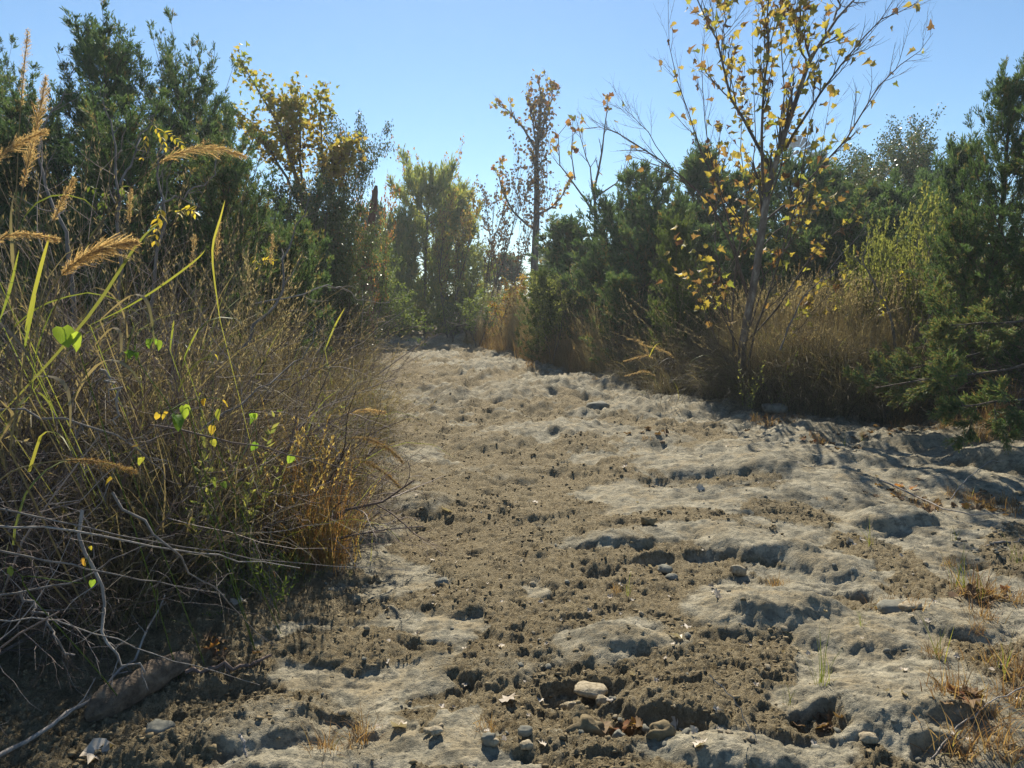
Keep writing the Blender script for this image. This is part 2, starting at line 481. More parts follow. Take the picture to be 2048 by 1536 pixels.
def ground_mat():
    m, n = new_mat('creek_bed')
    L = n.links.new
    N = n.nodes.new
    geo = N('ShaderNodeNewGeometry')

    def noise(sc, det=6, ro=.6, ty=None):
        z = N('ShaderNodeTexNoise')
        z.inputs['Scale'].default_value = sc
        z.inputs['Detail'].default_value = det
        z.inputs['Roughness'].default_value = ro
        L(geo.outputs['Position'], z.inputs[0])
        return z.outputs[0]

    def attr(nm):
        a = N('ShaderNodeAttribute')
        a.attribute_name = nm
        return a.outputs['Fac']

    def mix(f, a, b, mode='MIX'):
        x = N('ShaderNodeMixRGB')
        x.blend_type = mode
        for i, v in ((0, f), (1, a), (2, b)):
            if hasattr(v, 'is_output'):
                L(v, x.inputs[i])
            elif isinstance(v, tuple):
                x.inputs[i].default_value = (*v, 1)
            else:
                x.inputs[i].default_value = v
        return x.outputs[0]

    def mr(v, a, b, c=0, d=1):
        x = N('ShaderNodeMapRange')
        L(v, x.inputs[0])
        for i, q in enumerate((a, b, c, d)):
            x.inputs[i + 1].default_value = q
        return x.outputs[0]
    n_big, n_mid, n_fine, n_grit = noise(1.7, 4), noise(9, 7, .7), noise(45, 5, .7), noise(170, 3, .7)
    dirt = ramp(n, n_mid, [(.3, (.10, .076, .043)), (.5, (.205, .160, .092)), (.7, (.31, .247, .15))]).outputs[0]
    dirt = mix(mr(n_fine, .46, .62), dirt, (.34, .28, .175))
    dirt = mix(mr(n_grit, .30, .48, .75, 0), dirt, (.045, .036, .022))
    dirt = mix(mr(n_big, .45, .65, 0, .35), dirt, (.28, .235, .15))
    rock = ramp(n, n_mid, [(.3, (.215, .19, .14)), (.5, (.33, .295, .215)), (.72, (.46, .41, .31))]).outputs[0]
    rock = mix(mr(noise(4, 3), .48, .62, 0, .8), rock, (.31, .25, .155))
    rock = mix(mr(noise(2.3, 5, .7), .50, .62, 0, .55), rock, (.20, .168, .11))
    lich = mix(mr(noise(14, 6, .75), .48, .60), (0, 0, 0), (1, 1, 1))
    rock = mix(mr(lich, 0, 1, 0, .72), rock, (.12, .118, .096))
    mpn = N('ShaderNodeMapping')
    mpn.inputs['Scale'].default_value = (1, 2.6, 1)
    L(geo.outputs['Position'], mpn.inputs[0])
    nzs = N('ShaderNodeTexNoise')
    nzs.inputs['Scale'].default_value = 9
    nzs.inputs['Detail'].default_value = 8
    nzs.inputs['Roughness'].default_value = .72
    L(mpn.outputs[0], nzs.inputs[0])
    rock = mix(mr(nzs.outputs[0], .40, .47, .7, 0), rock, (.085, .08, .062))
    rock = mix(mr(nzs.outputs[0], .58, .66, 0, .7), rock, (.42, .38, .29))
    rock = mix(mr(n_grit, .36, .50, .22, 0), rock, (.12, .11, .085))
    rock = mix(mr(noise(75, 4, .7), .34, .44, .5, 0), rock, (.10, .095, .075))
    litter = ramp(n, n_fine, [(.35, (.045, .034, .024)), (.6, (.11, .08, .05)), (.8, (.2, .14, .08))]).outputs[0]
    rk = attr('rock')
    rad = N('ShaderNodeMath')
    rad.operation = 'MULTIPLY_ADD'
    L(n_fine, rad.inputs[0])
    rad.inputs[1].default_value = .9
    L(rk, rad.inputs[2])
    c = mix(mr(rad.outputs[0], .68, 1.15), dirt, rock)
    c = mix(attr('bank'), c, litter)
    p = N('ShaderNodeBsdfPrincipled')
    p.inputs['Roughness'].default_value = .95
    p.inputs['Specular IOR Level'].default_value = .2
    L(c, p.inputs['Base Color'])
    add = N('ShaderNodeMath')
    add.operation = 'ADD'
    L(mr(noise(60, 6, .75), 0, 1, 0, 1), add.inputs[0])
    L(mr(n_grit, 0, 1, 0, .5), add.inputs[1])
    b = N('ShaderNodeBump')
    L(mr(rk, .3, .9, .9, .6), b.inputs['Strength'])
    b.inputs['Distance'].default_value = .034
    L(add.outputs[0], b.inputs['Height'])
    L(b.outputs[0], p.inputs['Normal'])
    o = N('ShaderNodeOutputMaterial')
    L(p.outputs[0], o.inputs[0])
    return m


ground_mat()


# ------------------------------------------------------------------ object helpers
def link(name, me, mat, parent=None, kind=None):
    o = bpy.data.objects.new(name, me)
    COL.objects.link(o)
    if parent is not None and name in ('branches', 'twigs', 'leaves', 'foliage', 'blades', 'seed_heads', 'seed_plume', 'stems', 'vine_leaves', 'hanging_vines', 'cross_braces'):
        kind = 'stuff'
    if mat and not me.materials:
        me.materials.append(MATS[mat])
    if parent is not None:
        o.parent = parent
    if kind:
        o['kind'] = kind
    return o


def tag(o, label, cat, group=None):
    o['label'] = label
    o['category'] = cat
    if group:
        o['group'] = group
    return o


def empty(name, loc, label, cat, group=None, rz=0.0, sc=1.0):
    o = bpy.data.objects.new(name, None)
    COL.objects.link(o)
    o.location = loc
    o.rotation_euler = (0, 0, rz)
    o.scale = (sc, sc, sc) if np.isscalar(sc) else sc
    return tag(o, label, cat, group)


LAND = [(1480, 700, 'the big sycamore trunk'), (1360, 560, 'the light green juniper'), (1270, 700, 'the arching pale plumes'), (1850, 520, 'the light green bush'),
        (1950, 720, 'the juniper boughs'), (1548, 836, 'the grey boulder under the bank'), (1110, 640, 'the bend of the bed'), (950, 640, 'the vine wrapped trunk'),
        (850, 650, 'the far end of the bed'), (745, 470, 'the dead snag'), (700, 720, 'the bright green sprigs'), (640, 600, 'the twiggy grey bush'),
        (750, 900, 'the golden drooping plumes'), (585, 1010, 'the rusty clumps'), (560, 1150, 'the green herbs'), (450, 720, 'the yellow green weeds'),
        (358, 825, 'the lime leaf pair'), (305, 625, 'the hooked pale blade'), (135, 665, 'the big heart leaves'), (200, 520, 'the thickest plume'),
        (230, 1130, 'the hanging pale branch'), (300, 1340, 'the brown log'), (80, 930, 'the low orange plume'), (60, 780, 'the curled dead blades'),
        (1430, 930, 'the grey rock rise'), (1765, 1035, 'the rounded rock at right'), (1290, 1090, 'the scooped ledge'), (1560, 1210, 'the big rock slab'),
        (1180, 1385, 'the flat tan stone'), (1165, 1450, 'the mud caked boulder'), (1790, 1220, 'the long dark stone'), (893, 1028, 'the white leaf by the left mound'),
        (1780, 1420, 'the cream slab at bottom right'), (520, 1440, 'the lower left mud mound'), (840, 1010, 'the left mound'), (1130, 862, 'the middle rock ridge'),
        (1700, 1090, 'the large pale leaf'), (1640, 890, 'the red tuft on the rocks'), (1940, 1000, 'the rusty tufts at right'), (1050, 1500, 'the grey stone near the bottom'),
        (1950, 1190, 'the green and rust tussock'), (1950, 1470, 'the tussock at bottom right'), (1200, 770, 'the far rock hump'), (1330, 815, 'the rock hump before the shaded bank'), (1600, 600, 'the golden bank grass')]
USED = {}


def proj(x, y, z):
    d = y * CT - (z - CAM_H) * ST
    return 1024 + F * x / d, 768 - F * ((z - CAM_H) * CT + y * ST) / d


def locate(label, x, y, z):
    """adds where the thing stands, told by the nearest thing that can be found"""
    px, py = proj(x, y, z)
    ls = sorted(LAND, key=lambda l: (l[0] - px) ** 2 + 1.6 * (l[1] - py) ** 2)
    opts = []
    for l in ls[:16]:
        dx, dy = px - l[0], py - l[1]
        if abs(dx) < 14 and abs(dy) < 14:
            w = ['right beside']
        elif abs(dx) > 1.2 * abs(dy):
            w = ['just right of' if dx < 70 else 'well right of'] if dx > 0 else ['just left of' if dx > -70 else 'well left of']
        else:
            w = ['just below' if dy < 50 else 'well below'] if dy > 0 else ['just above' if dy > -50 else 'well above']
        opts += [label + ', ' + q + ' ' + l[2] for q in w]
    for o in opts:
        if o not in USED and len(o.split()) <= 16:
            USED[o] = 1
            return o
    ok = [o for o in opts if len(o.split()) <= 16]
    return ok[0] if ok else label


def plant(name, parts, loc, label, cat, group=None, rz=0.0, sc=1.0, tilt=(0, 0)):
    """parts: list of (part name, mesh, material, kind or None); meshes are shared between copies"""
    if len(parts) == 1:
        o = link(name, parts[0][1], parts[0][2])
        o.location = loc
        o.scale = (sc, sc, sc) if np.isscalar(sc) else sc
        tag(o, label, cat, group)
    else:
        o = empty(name, loc, label, cat, group, 0, sc)
        for p in parts:
            link(p[0], p[1], p[2], o, p[3] if len(p) > 3 else None)
    o.rotation_euler = (tilt[0], tilt[1], rz)
    return o


# ------------------------------------------------------------------ ground sheet
def build_ground():
    ys = [-40, -22, -12, -7, -4, -2.2, -1, -.2, .4, .9, 1.3, 1.6]
    y = 1.75
    while y < 48:
        ys.append(y)
        y += .0088 * max(1, y / 2.6) ** 1.45
    while y < 300:
        ys.append(y)
        y *= 1.12
    ys = np.array(ys)
    NU = 620
    u = np.linspace(-1, 1, NU)
    ext = np.cumprod(np.full(22, 1.32)) * .02
    ext = 1 + np.cumsum(ext)
    U = np.concatenate([-ext[::-1], u, ext])
    Wd = np.maximum(.76 * np.maximum(ys, 0) + .35, 1.6)
    X = U[None, :] * Wd[:, None]
    out = np.abs(U) > 1
    X[:, out] = np.sign(U[out])[None, :] * (Wd[:, None] + (np.abs(U[out])[None, :] - 1) * 6)
    Y = np.repeat(ys[:, None], len(U), 1)
    z, rk, bk = height(X.ravel(), Y.ravel())
    V = np.stack([X.ravel(), Y.ravel(), z], 1)
    nr, nc = X.shape
    i, j = np.meshgrid(np.arange(nr - 1), np.arange(nc - 1), indexing='ij')
    b = i * nc + j
    Q = np.stack([b, b + 1, b + nc + 1, b + nc], -1).reshape(-1, 4)
    me = mesh_from('ground', V, None, Q, None, True, {'rock': rk, 'bank': bk})
    o = link('ground', me, 'creek_bed', None, 'structure')
    o['label'] = 'dry creek bed of pale limestone and crumbly brown mud'
    print('ground tris', len(Q) * 2)


build_ground()

# ------------------------------------------------------------------ stones and clods
rng = np.random.default_rng(7)


def icos(sub):
    import bmesh
    bm = bmesh.new()
    bmesh.ops.create_icosphere(bm, subdivisions=sub, radius=1)
    bm.verts.ensure_lookup_table()
    V = np.array([v.co[:] for v in bm.verts])
    T = np.array([[v.index for v in f.verts] for f in bm.faces])
    bm.free()
    return V, T


I1, I2, I3 = icos(1), icos(2), icos(3)


def stone_mesh(name, rg, sx, sy, szz, sub=I3, rough_=.12, box=.4):
    V = sub[0].copy()
    V = np.sign(V) * np.abs(V) ** (1 - box * .5)
    off = rg.uniform(0, 50)
    d = pn(V[:, 0] * 1.4 + off, V[:, 1] * 1.4 + V[:, 2] * 1.1, 5) * rough_ * 1.6 + pn(V[:, 0] * 3.5 + V[:, 2] * 3 + off, V[:, 1] * 3.5, 6) * rough_ * .6
    V = V * (1 + d)[:, None] * np.array([sx, sy, szz])
    return mesh_from(name, V, sub[1], None, None, True)


STONES = [
    (1182, 1381, 30, 9, 'stone', 'smooth flat oval tan stone resting on smaller stones in a hollow', .05, .055),
    (1205, 1402, 12, 10, 'stone', 'small squarish stone under the right end of the flat tan stone', .3, .01),
    (1146, 1410, 10, 13, 'stone', 'upright pale pebble below left of the flat tan stone', .2, .01),
    (1140, 1392, 12, 6, 'stone', 'flat pale pebble just left of the flat tan stone', .4, .01),
    (1127, 1390, 7, 5, 'stone', 'tiny rounded pebble farthest left in the hollow of stones', .4, .01),
    (1172, 1470, 30, 24, 'clod', 'big mud caked boulder below the flat tan stone', 1.2, -.035),
    (1238, 1484, 12, 18, 'gray_stone', 'dark reddish brown stone upright right of the mud caked boulder', .2, 0),
    (1322, 1500, 22, 18, 'clod', 'knobbly tan lump at the bottom right of the boulder hollow', .4, 0),
    (1330, 1146, 15, 8, 'gray_stone', 'smooth grey green stone lying below the scooped ledge', -.3, .01),
    (1343, 1158, 12, 7, 'gray_stone', 'oval stone touching the grey green stone below the ledge', -.2, .01),
    (1477, 1135, 15, 10, 'stone', 'wedge shaped yellowish stone on the ledge by the brown mud', .5, .01),
    (1297, 1063, 14, 10, 'clod', 'round brown stone in shadow above the scooped ledge', .1, .01),
    (1790, 1220, 32, 11, 'gray_stone', 'long dark grey stone beside a red grass tuft', -.35, .01),
    (1820, 1228, 20, 8, 'stone', 'pale stone lying against the long dark grey stone', -.3, .01),
    (884, 1167, 14, 9, 'gray_stone', 'greyish stone in churned mud left of the middle', .2, .01),
    (857, 1477, 9, 5, 'stone', 'tan pebble above its larger neighbour near the bottom edge', .1, .01),
    (872, 1485, 12, 6, 'stone', 'pale oval stone near the bottom edge left of the middle', -.2, .01),
    (1052, 1520, 12, 7, 'stone', 'smooth tan stone at the bottom edge below a grey one', .1, .01),
    (1050, 1496, 13, 9, 'gray_stone', 'grey stone near the bottom edge left of the boulder', .2, .01),
    (978, 1505, 13, 12, 'gray_stone', 'dark angular stone by a small orange tuft near the bottom', .1, .01),
    (988, 1510, 9, 7, 'stone', 'light stone touching the dark angular stone', .3, .01),
    (1290, 1058, 7, 5, 'stone', 'small pale stone left of the round brown stone', .3, .01),
    (1548, 836, 24, 10, 'gray_stone', 'rounded grey boulder at the foot of the grassy bank', .1, .02),
    (755, 800, 30, 12, 'gray_stone', 'low grey boulder at the left edge of the bed', .1, .03),
    (1195, 826, 24, 9, 'gray_stone', 'smooth grey boulder in the middle of the bed', 0, .02),
    (1010, 738, 14, 6, 'gray_stone', 'dark rounded boulder near the reddish grass', 0, .02),
    (320, 1468, 24, 14, 'gray_stone', 'rough grey stone in the shade at bottom left', .2, 0),
    (1735, 1500, 16, 9, 'stone', 'flat cream stone on the slab near the bottom right', .2, 0),
    (1240, 1090, 0, 0, None, '', 0, 0),
]
for i, (px, py, hw, hh, mat, lab, rot, lift) in enumerate(STONES):
    if mat is None:
        continue
    x, y = gp(px, py)
    k = math.hypot(y, CAM_H) / F
    sx, sz_ = hw * k, hh * k
    me = stone_mesh('stone', rng, sx, sx * .7, sz_, I3, .14 if mat != 'clod' else .3)
    z = float(height(np.array([x]), np.array([y]))[0][0])
    o = link('stone', me, mat)
    o.location = (x, y, z + sz_ * .45 + lift)
    o.rotation_euler = (rng.normal() * .08, rot * .3, rng.normal() * .3)
    tag(o, lab, 'stone')

# loose pebbles one can pick out, shared meshes
PEB = [stone_mesh('pebble', rng, 1, rng.uniform(.6, .9), rng.uniform(.4, .7), I2, .25) for _ in range(6)]
for me in PEB:
    me.materials.append(MATS['stone'])
PEBG = [m.copy() for m in PEB]
for me in PEBG:
    me.materials.clear()
    me.materials.append(MATS['gray_stone'])
npb = 0
while npb < 150:
    px, py = rng.uniform(640, 2040), rng.uniform(880, 1530)
    x, y = gp(px, py)
    if npb < 40:       # gravel pocket on the right
        x, y = gp(rng.uniform(1840, 2040), rng.uniform(1040, 1130))
    z = float(height(np.array([x]), np.array([y]))[0][0])
    g = rng.random() < .45
    me = (PEBG if g else PEB)[rng.integers(6)]
    s_ = rng.uniform(.007, .02)
    o = link('pebble', me, None)
    o.location = (x, y, z + s_ * .3)
    o.rotation_euler = (rng.normal() * .3, rng.normal() * .3, rng.uniform(0, 6))
    o.scale = (s_, s_, s_)
    tag(o, locate('small grey pebble' if g else 'small pale pebble', x, y, 0), 'pebble',
        'grey pebbles on the creek bed' if g else 'pale pebbles on the creek bed')
    npb += 1


def scatter_clods():
    mb = MB()
    for n, y0, y1, s0, s1, T in ((7500, 1.9, 5.5, .0028, .012, I1), (4200, 4.5, 11, .005, .015, I1), (900, 9, 20, .008, .018, I1)):
        y = y0 * (y1 / y0) ** rng.random(n * 3)
        x = rng.uniform(-.75, .75, n * 3) * (y + .3)
        z, rk, bk = height(x, y)
        dens = np.clip(1.05 - rk * 1.25, .015, 1) * (.35 + .65 * ss(-.3, .4, pn(x * 2.2, y * 2.2, 71)))
        k = (rng.random(n * 3) < dens) & (bk < .3)
        x, y, z = x[k][:n], y[k][:n], z[k][:n]
        m = len(x)
        sc = s0 * (s1 / s0) ** (rng.random(m) ** 2.2)
        j = 1 + .42 * rng.normal(size=(m, len(T[0]), 1)).clip(-1.2, 1.2)
        V = T[0][None] * j * sc[:, None, None] * np.stack([rng.uniform(.8, 1.6, m), rng.uniform(.7, 1.2, m), rng.uniform(.5, .9, m)], 1)[:, None, :]
        V = V + np.stack([x, y, z + sc * .1], 1)[:, None, :]
        F_ = (T[1][None] + (np.arange(m) * len(T[0]))[:, None, None]).reshape(-1, 3)
        mb.add(V.reshape(-1, 3), F_, None, .5)
    o = link('crumbs_of_mud', mb.mesh('crumbs_of_mud', True), 'clod', None, 'stuff')
    o['label'] = 'crumbly clods of dried brown mud covering the creek bed'


scatter_clods()


# ------------------------------------------------------------------ generic branching
def chain(rg, p, d, L, r0, r1, K=6, wig=.12, up=.0, droop=0.0):
    pts = [np.array(p, float)]
    d = nrm(np.array(d, float))
    for _ in range(K - 1):
        d = nrm(d + rg.normal(size=3) * wig + np.array([0, 0, up - droop]))
        pts.append(pts[-1] + d * L / (K - 1))
    return np.array(pts), np.linspace(r0, r1, K)


def grow(rg, p, d, L, r, lev, maxlev, out, kids=(6, 6, 5), spread=.7, up=.05, wig=.12, ratio=.5, K=6, start=.25, taper=.35):
    pts, rad = chain(rg, p, d, L, r, r * taper, K, wig, up)
    out[lev].append((pts, rad))
    if lev >= maxlev:
        return
    sprout(rg, pts, rad, L, lev, maxlev, out, kids, spread, up, wig, ratio, K, start)


def sprout(rg, pts, rad, L, lev, maxlev, out, kids, spread, up, wig, ratio, K=6, start=.25, taper=.35):
    n = kids[min(lev, len(kids) - 1)]
    for i in range(n):
        t = start + (1 - start) * (i + rg.random() * .8) / n
        f = min(t * (len(pts) - 1), len(pts) - 1.001)
        a = int(f)
        q = pts[a] + (pts[a + 1] - pts[a]) * (f - a)
        dd = nrm(pts[a + 1] - pts[a])
        s_ = rg.normal(size=3)
        s_ = nrm(s_ - dd * np.dot(s_, dd))
        sp = spread * rg.uniform(.6, 1.3)
        nd = dd * math.cos(sp) + s_ * math.sin(sp)
        rr = max((rad[a]) * .55, .0012)
        grow(rg, q, nd, L * ratio * rg.uniform(.6, 1.25) * (1.15 - .5 * t), rr, lev + 1, maxlev, out, kids, spread, up, wig, ratio, K, .2, taper)


def chains_mesh(name, chs, sides=4, c=None, rg=None):
    mb = MB()
    by = {}
    for P, r in chs:
        by.setdefault(len(P), []).append((P, r))
    for K, l in by.items():
        cc = .5 if rg is None else rg.random(len(l))
        add_tubes(mb, np.array([a for a, b in l]), np.array([b for a, b in l]), sides, cc)
    return mb.mesh(name, True)


def along(rg, chs, n, lo=.2, hi=1.0):
    """n random points on the given chains with their directions"""
    P = np.array([c[0] for c in chs])
    k = rg.integers(0, len(P), n)
    t = rg.uniform(lo, hi, n) * (P.shape[1] - 1.001)
    a = t.astype(int)
    A, B = P[k, a], P[k, a + 1]
    return A + (B - A) * (t - a)[:, None], nrm(B - A)


# ------------------------------------------------------------------ junipers
def juniper(seed, h, r, limbs=80, nb=12, ns=7, nl=5, bl=(.045, .085), bw=.016, shape=.75, rise=1.0, base=.03):
    rg = np.random.default_rng(seed)
    tp, tr = chain(rg, (0, 0, -.1), (0, 0, 1), h * .97, .02 * h, .005, 9, .05, .1)
    i = np.arange(limbs)
    t = base + (.95 - base) * ((i + rg.random(limbs)) / limbs) ** .9
    prof = (1 - t) ** shape * np.minimum(1, (t + .06) / .2) ** .5
    Rr = r * prof * (rg.uniform(.6, 1.12, limbs) + .22 * (rg.random(limbs) > .85)) + .10 * r
    az = i * 2.39996 + rg.normal(size=limbs) * .4
    z0 = t * h * .95
    fz = z0 / (h * .97) * 8
    a = np.clip(fz.astype(int), 0, 7)
    B = tp[a] + (tp[a + 1] - tp[a]) * (fz - a)[:, None]
    out = np.stack([np.cos(az), np.sin(az), np.zeros(limbs)], 1)
    s_ = np.linspace(0, 1, 6)
    rs = Rr * rise * rg.uniform(.5, 1.4, limbs) * (.45 + .9 * t)
    P = B[:, None] + out[:, None] * (Rr[:, None] * s_)[..., None]
    P[:, :, 2] += rs[:, None] * s_ ** 1.5 - .12 * Rr[:, None] * np.sin(s_ * 3.1) * (1 - t[:, None])
    P[:, 1:] += rg.normal(size=(limbs, 5, 3)) * .05 * Rr[:, None, None]
    # leader sprays at the tip
    lead = np.stack([tp[4:]] * 1)
    wood = MB()
    add_tubes(wood, tp[None], tr[None], 7)
    lm = MB()
    add_tubes(lm, P, np.linspace(1, .25, 6)[None] * (.006 + .006 * Rr[:, None]), 4, rg.random(limbs))
    # branchlets
    tt = rg.uniform(.18, 1.0, (limbs, nb))
    f = tt * 4.999
    a = f.astype(int)
    li = np.arange(limbs)[:, None]
    A, Bq = P[li, a], P[li, a + 1]
    bp = (A + (Bq - A) * (f - a)[..., None]).reshape(-1, 3)
    bd = nrm(Bq - A).reshape(-1, 3)
    nL = max(6, int(nb * 4.0))
    kz = rg.uniform(3.5, 8, nL)
    ka = np.minimum(kz.astype(int), 7)
    lp = tp[ka] + (tp[ka + 1] - tp[ka]) * (kz - ka)[:, None]
    bp = np.concatenate([bp, lp])
    bd = np.concatenate([bd, np.tile([[0, 0, 1.]], (nL, 1))])
    m = len(bp)
    bd = nrm(bd * .75 + rdir(rg, m) * .62 + np.array([0, 0, .38]))
    blen = rg.uniform(.10, .26, m) * (.5 + .35 * r)
    blen[:-nL] *= (1.35 - .8 * tt.reshape(-1))
    blen[-nL:] *= .55 * (1.4 - .11 * kz)
    hgt = bp[:, 2] / h
    btint = rg.normal(.45, .16, m) + .08
    # sprays
    q = rg.uniform(.1, 1.0, (m, ns))
    sp = (bp[:, None] + bd[:, None] * (blen[:, None] * q)[..., None]).reshape(-1, 3)
    sd = nrm(np.repeat(bd, ns, 0) * .9 + rdir(rg, m * ns) * .55 + np.array([0, 0, .22]))
    sl = rg.uniform(.5, 1.1, m * ns) * bl[1] * 1.5
    stn = np.repeat(btint, ns) + rg.normal(size=m * ns) * .07
    # blades
    n2 = m * ns
    q = rg.uniform(0, 1.0, (n2, nl))
    P3 = (sp[:, None] + sd[:, None] * (sl[:, None] * q)[..., None]).reshape(-1, 3)
    D3 = nrm(np.repeat(sd, nl, 0) + rdir(rg, n2 * nl) * .45)
    c3 = np.repeat(stn, nl) + rg.normal(size=n2 * nl) * .05
    ln = rg.uniform(bl[0], bl[1], n2 * nl)
    TV = DIA_V * np.array([bw / ((bl[0] + bl[1]) / 2), 1, 1])
    fm = MB()
    X = nrm(np.cross(D3, rdir(rg, n2 * nl)))
    M0 = P3
    V = np.stack([M0, M0 + D3 * (.4 * ln)[:, None] + X * (bw / 2), M0 + D3 * ln[:, None], M0 + D3 * (.4 * ln)[:, None] - X * (bw / 2)], 1)
    nq = len(P3)
    fm.add(V.reshape(-1, 3), None, np.arange(nq * 4).reshape(-1, 4), np.repeat(np.clip(c3, 0, .97), 4))
    return (wood.mesh('trunk', True), lm.mesh('branches', True), fm.mesh('foliage'), h)


JN = [juniper(11, 4.8, 1.25, 125, 18, 9, 5, (.03, .06), .0105, .85, 1.5),
      juniper(12, 4.6, 1.1, 120, 18, 9, 5, (.03, .06), .0105, .6, 1.7)]
JM = [juniper(21, 4.2, 1.5, 80, 12, 7, 5, (.06, .12), .024, .6, .8),
      juniper(22, 4.2, 1.3, 80, 12, 7, 5, (.06, .12), .024, .7, 1.0),
      juniper(24, 3.4, 1.7, 80, 12, 7, 5, (.06, .12), .026, .45, .6)]
JC = [juniper(33, 5.0, 1.9, 85, 12, 7, 4, (.10, .2), .04, .38, .55), juniper(34, 5.0, 1.7, 80, 12, 7, 4, (.10, .2), .04, .45, .6)]
JF = [juniper(31, 5.0, 1.9, 55, 9, 6, 4, (.12, .24), .055, .6, .7),
      juniper(32, 5.0, 1.6, 55, 9, 6, 4, (.12, .24), .055, .75, .9)]


def put_juniper(var, px, top, Y, wpx, label, mat='juniper', rz=0, cat='tree', group=None, name='juniper_tree', tilt=(0, 0)):
    """var: mesh set; crown half width wpx in photo pixels, top of the crown at row top"""
    tpz = at(px, top, Y)
    x = tpz[0]
    z = hz(x, Y)
    sh = (tpz[2] - z) / var[3]
    rad = {id(v): q for v, q in zip(JN + JM + JF + JC, (1.25, 1.1, 1.5, 1.3, 1.7, 1.9, 1.6, 1.9, 1.7))}[id(var)]
    sw = wpx / F * Y / rad
    fo = var[2]
    if mat != 'juniper':
        key = fo.name + mat
        if key not in MATS:
            c = fo.copy()
            c.materials.clear()
            c.materials.append(MATS[mat])
            MATS[key] = c
        fo = MATS[key]
    return plant(name, [('trunk', var[0], 'bark'), ('branches', var[1], 'bark', None), ('foliage', fo, mat)],
                 (x, Y, z - .03), label, cat, group, rz, (sw, sw, sh), tilt)


J = put_juniper
J(JN[0], 190, 2, 8.6, 215, 'tallest dark juniper of the left bank with a spire against the sky')
J(JN[1], 345, 92, 9.4, 150, 'dark juniper with upswept tips just right of the tallest left one', rz=1.0, tilt=(0, .06))
J(JN[0], 60, 235, 8.0, 170, 'juniper filling the left edge behind the tall plumed grass', rz=2.1)
J(JN[1], 8, 140, 12.5, 120, 'bluish juniper far back at the left edge of the view', rz=2.9)
J(JN[0], 440, 215, 9.6, 130, 'juniper with thin leaning tips left of the yellow sycamore', rz=4.0, tilt=(0, .08))
J(JN[1], 400, 285, 7.9, 165, 'lower juniper in front of the leaning ones on the left bank', rz=5.2)
J(JN[1], 275, 240, 7.6, 190, 'shaded juniper behind the bare grey sapling stems', rz=3.3)
J(JM[2], 120, 420, 6.6, 190, 'low dark juniper behind the plumed grass at left', rz=.4)
J(JM[2], 560, 440, 9.2, 120, 'low juniper below the yellow sycamore of the left bank', rz=1.4)
J(JN[0], -150, 60, 7.5, 160, 'tall juniper cut by the left edge of the view', rz=1.2)
J(JN[1], 120, 200, 8.9, 180, 'dark juniper filling the gap left of the tallest one', rz=2.5)
J(JM[0], 500, 400, 10.5, 120, 'bushy juniper low between the leaning one and the yellow sycamore', rz=.7)
# centre, at the end of the creek bed
J(JC[0], 845, 328, 29, 90, 'broad olive green conifer at the far end of the creek bed', 'cypress', .3)
J(JC[1], 915, 366, 30, 64, 'second olive conifer right behind the broad one', 'cypress', 1.7)
J(JC[1], 795, 425, 28, 55, 'shorter olive conifer left of the broad one', 'cypress', 2.7)
J(JF[1], 830, 560, 31, 60, 'low dark evergreen closing the far end of the bed', rz=1.1)
J(JF[0], 905, 590, 30, 60, 'small dark evergreen in shade beside the closed end of the bed', rz=2.1)
J(JF[1], 990, 505, 40, 90, 'dark evergreen low on the skyline behind the thin yellow trees', rz=.5)
J(JF[0], 1130, 495, 38, 90, 'dark evergreen low on the skyline right of the vine trunk', rz=1.5)
J(JF[1], 745, 400, 30, 70, 'far evergreen behind the dead reddish snag', rz=1.9)
# right row
J(JM[1], 1150, 425, 19, 110, 'dark juniper below the bare forked sapling', rz=.2)
J(JM[2], 1225, 395, 17, 120, 'wide dark juniper in the middle of the right row', rz=1.2)
J(JM[0], 1305, 325, 17, 120, 'dark juniper peaking left of the big yellow sycamore', rz=2.2)
J(JM[1], 1385, 285, 17, 105, 'pointed juniper behind the left limbs of the big sycamore', rz=3.2)
J(JM[0], 1460, 340, 16, 125, 'juniper directly behind the trunk of the big sycamore', rz=4.2)
J(JM[2], 1585, 312, 17, 110, 'dark juniper hiding the foot of the windmill', rz=5.2)
J(JM[1], 1670, 320, 18, 90, 'juniper right of the windmill tail', rz=.9)
J(JM[2], 1200, 520, 16.5, 90, 'low shaded juniper at the edge of the reddish grass', rz=2.9)
J(JM[0], 1245, 540, 14, 80, 'shaded juniper left of the light green one', rz=.6)
J(JM[1], 1362, 425, 12.6, 78, 'light green juniper glowing left of the big sycamore', 'juniper_light', 1.6)
J(JM[0], 1092, 535, 17, 62, 'small light green juniper at the bend of the creek bed', 'juniper_light', 2.6)
J(JM[2], 1125, 590, 17.5, 55, 'lowest light green juniper above the reddish grass', 'juniper_light', 3.9)
J(JM[0], 1480, 470, 13.5, 110, 'low dark juniper behind the grass left of the green bush', rz=3.6)
J(JM[2], 1620, 450, 15, 120, 'low dark juniper above the golden grass top', rz=4.6)
J(JM[1], 1760, 350, 16, 120, 'juniper below the small leaved oak top', rz=5.6)
J(JM[0], 1880, 330, 17, 110, 'dark juniper between the oak and the right edge tree', rz=.1)
J(JM[1], 1945, 265, 12.5, 90, 'slim juniper just left of the tall right edge juniper', rz=.8)
J(JN[0], 2022, 120, 8.8, 130, 'tall juniper with a thin spire at the right edge', rz=2.4)
J(JN[1], 2140, 240, 8.2, 200, 'juniper cut by the right edge of the view', rz=3.4)
J(JN[1], 1960, 420, 8.6, 110, 'lower bushy juniper in front of the tall right edge one', rz=1.3)
J(JM[2], 1340, 400, 15.5, 130, 'broad juniper filling the gap under the pointed one', rz=2.2)
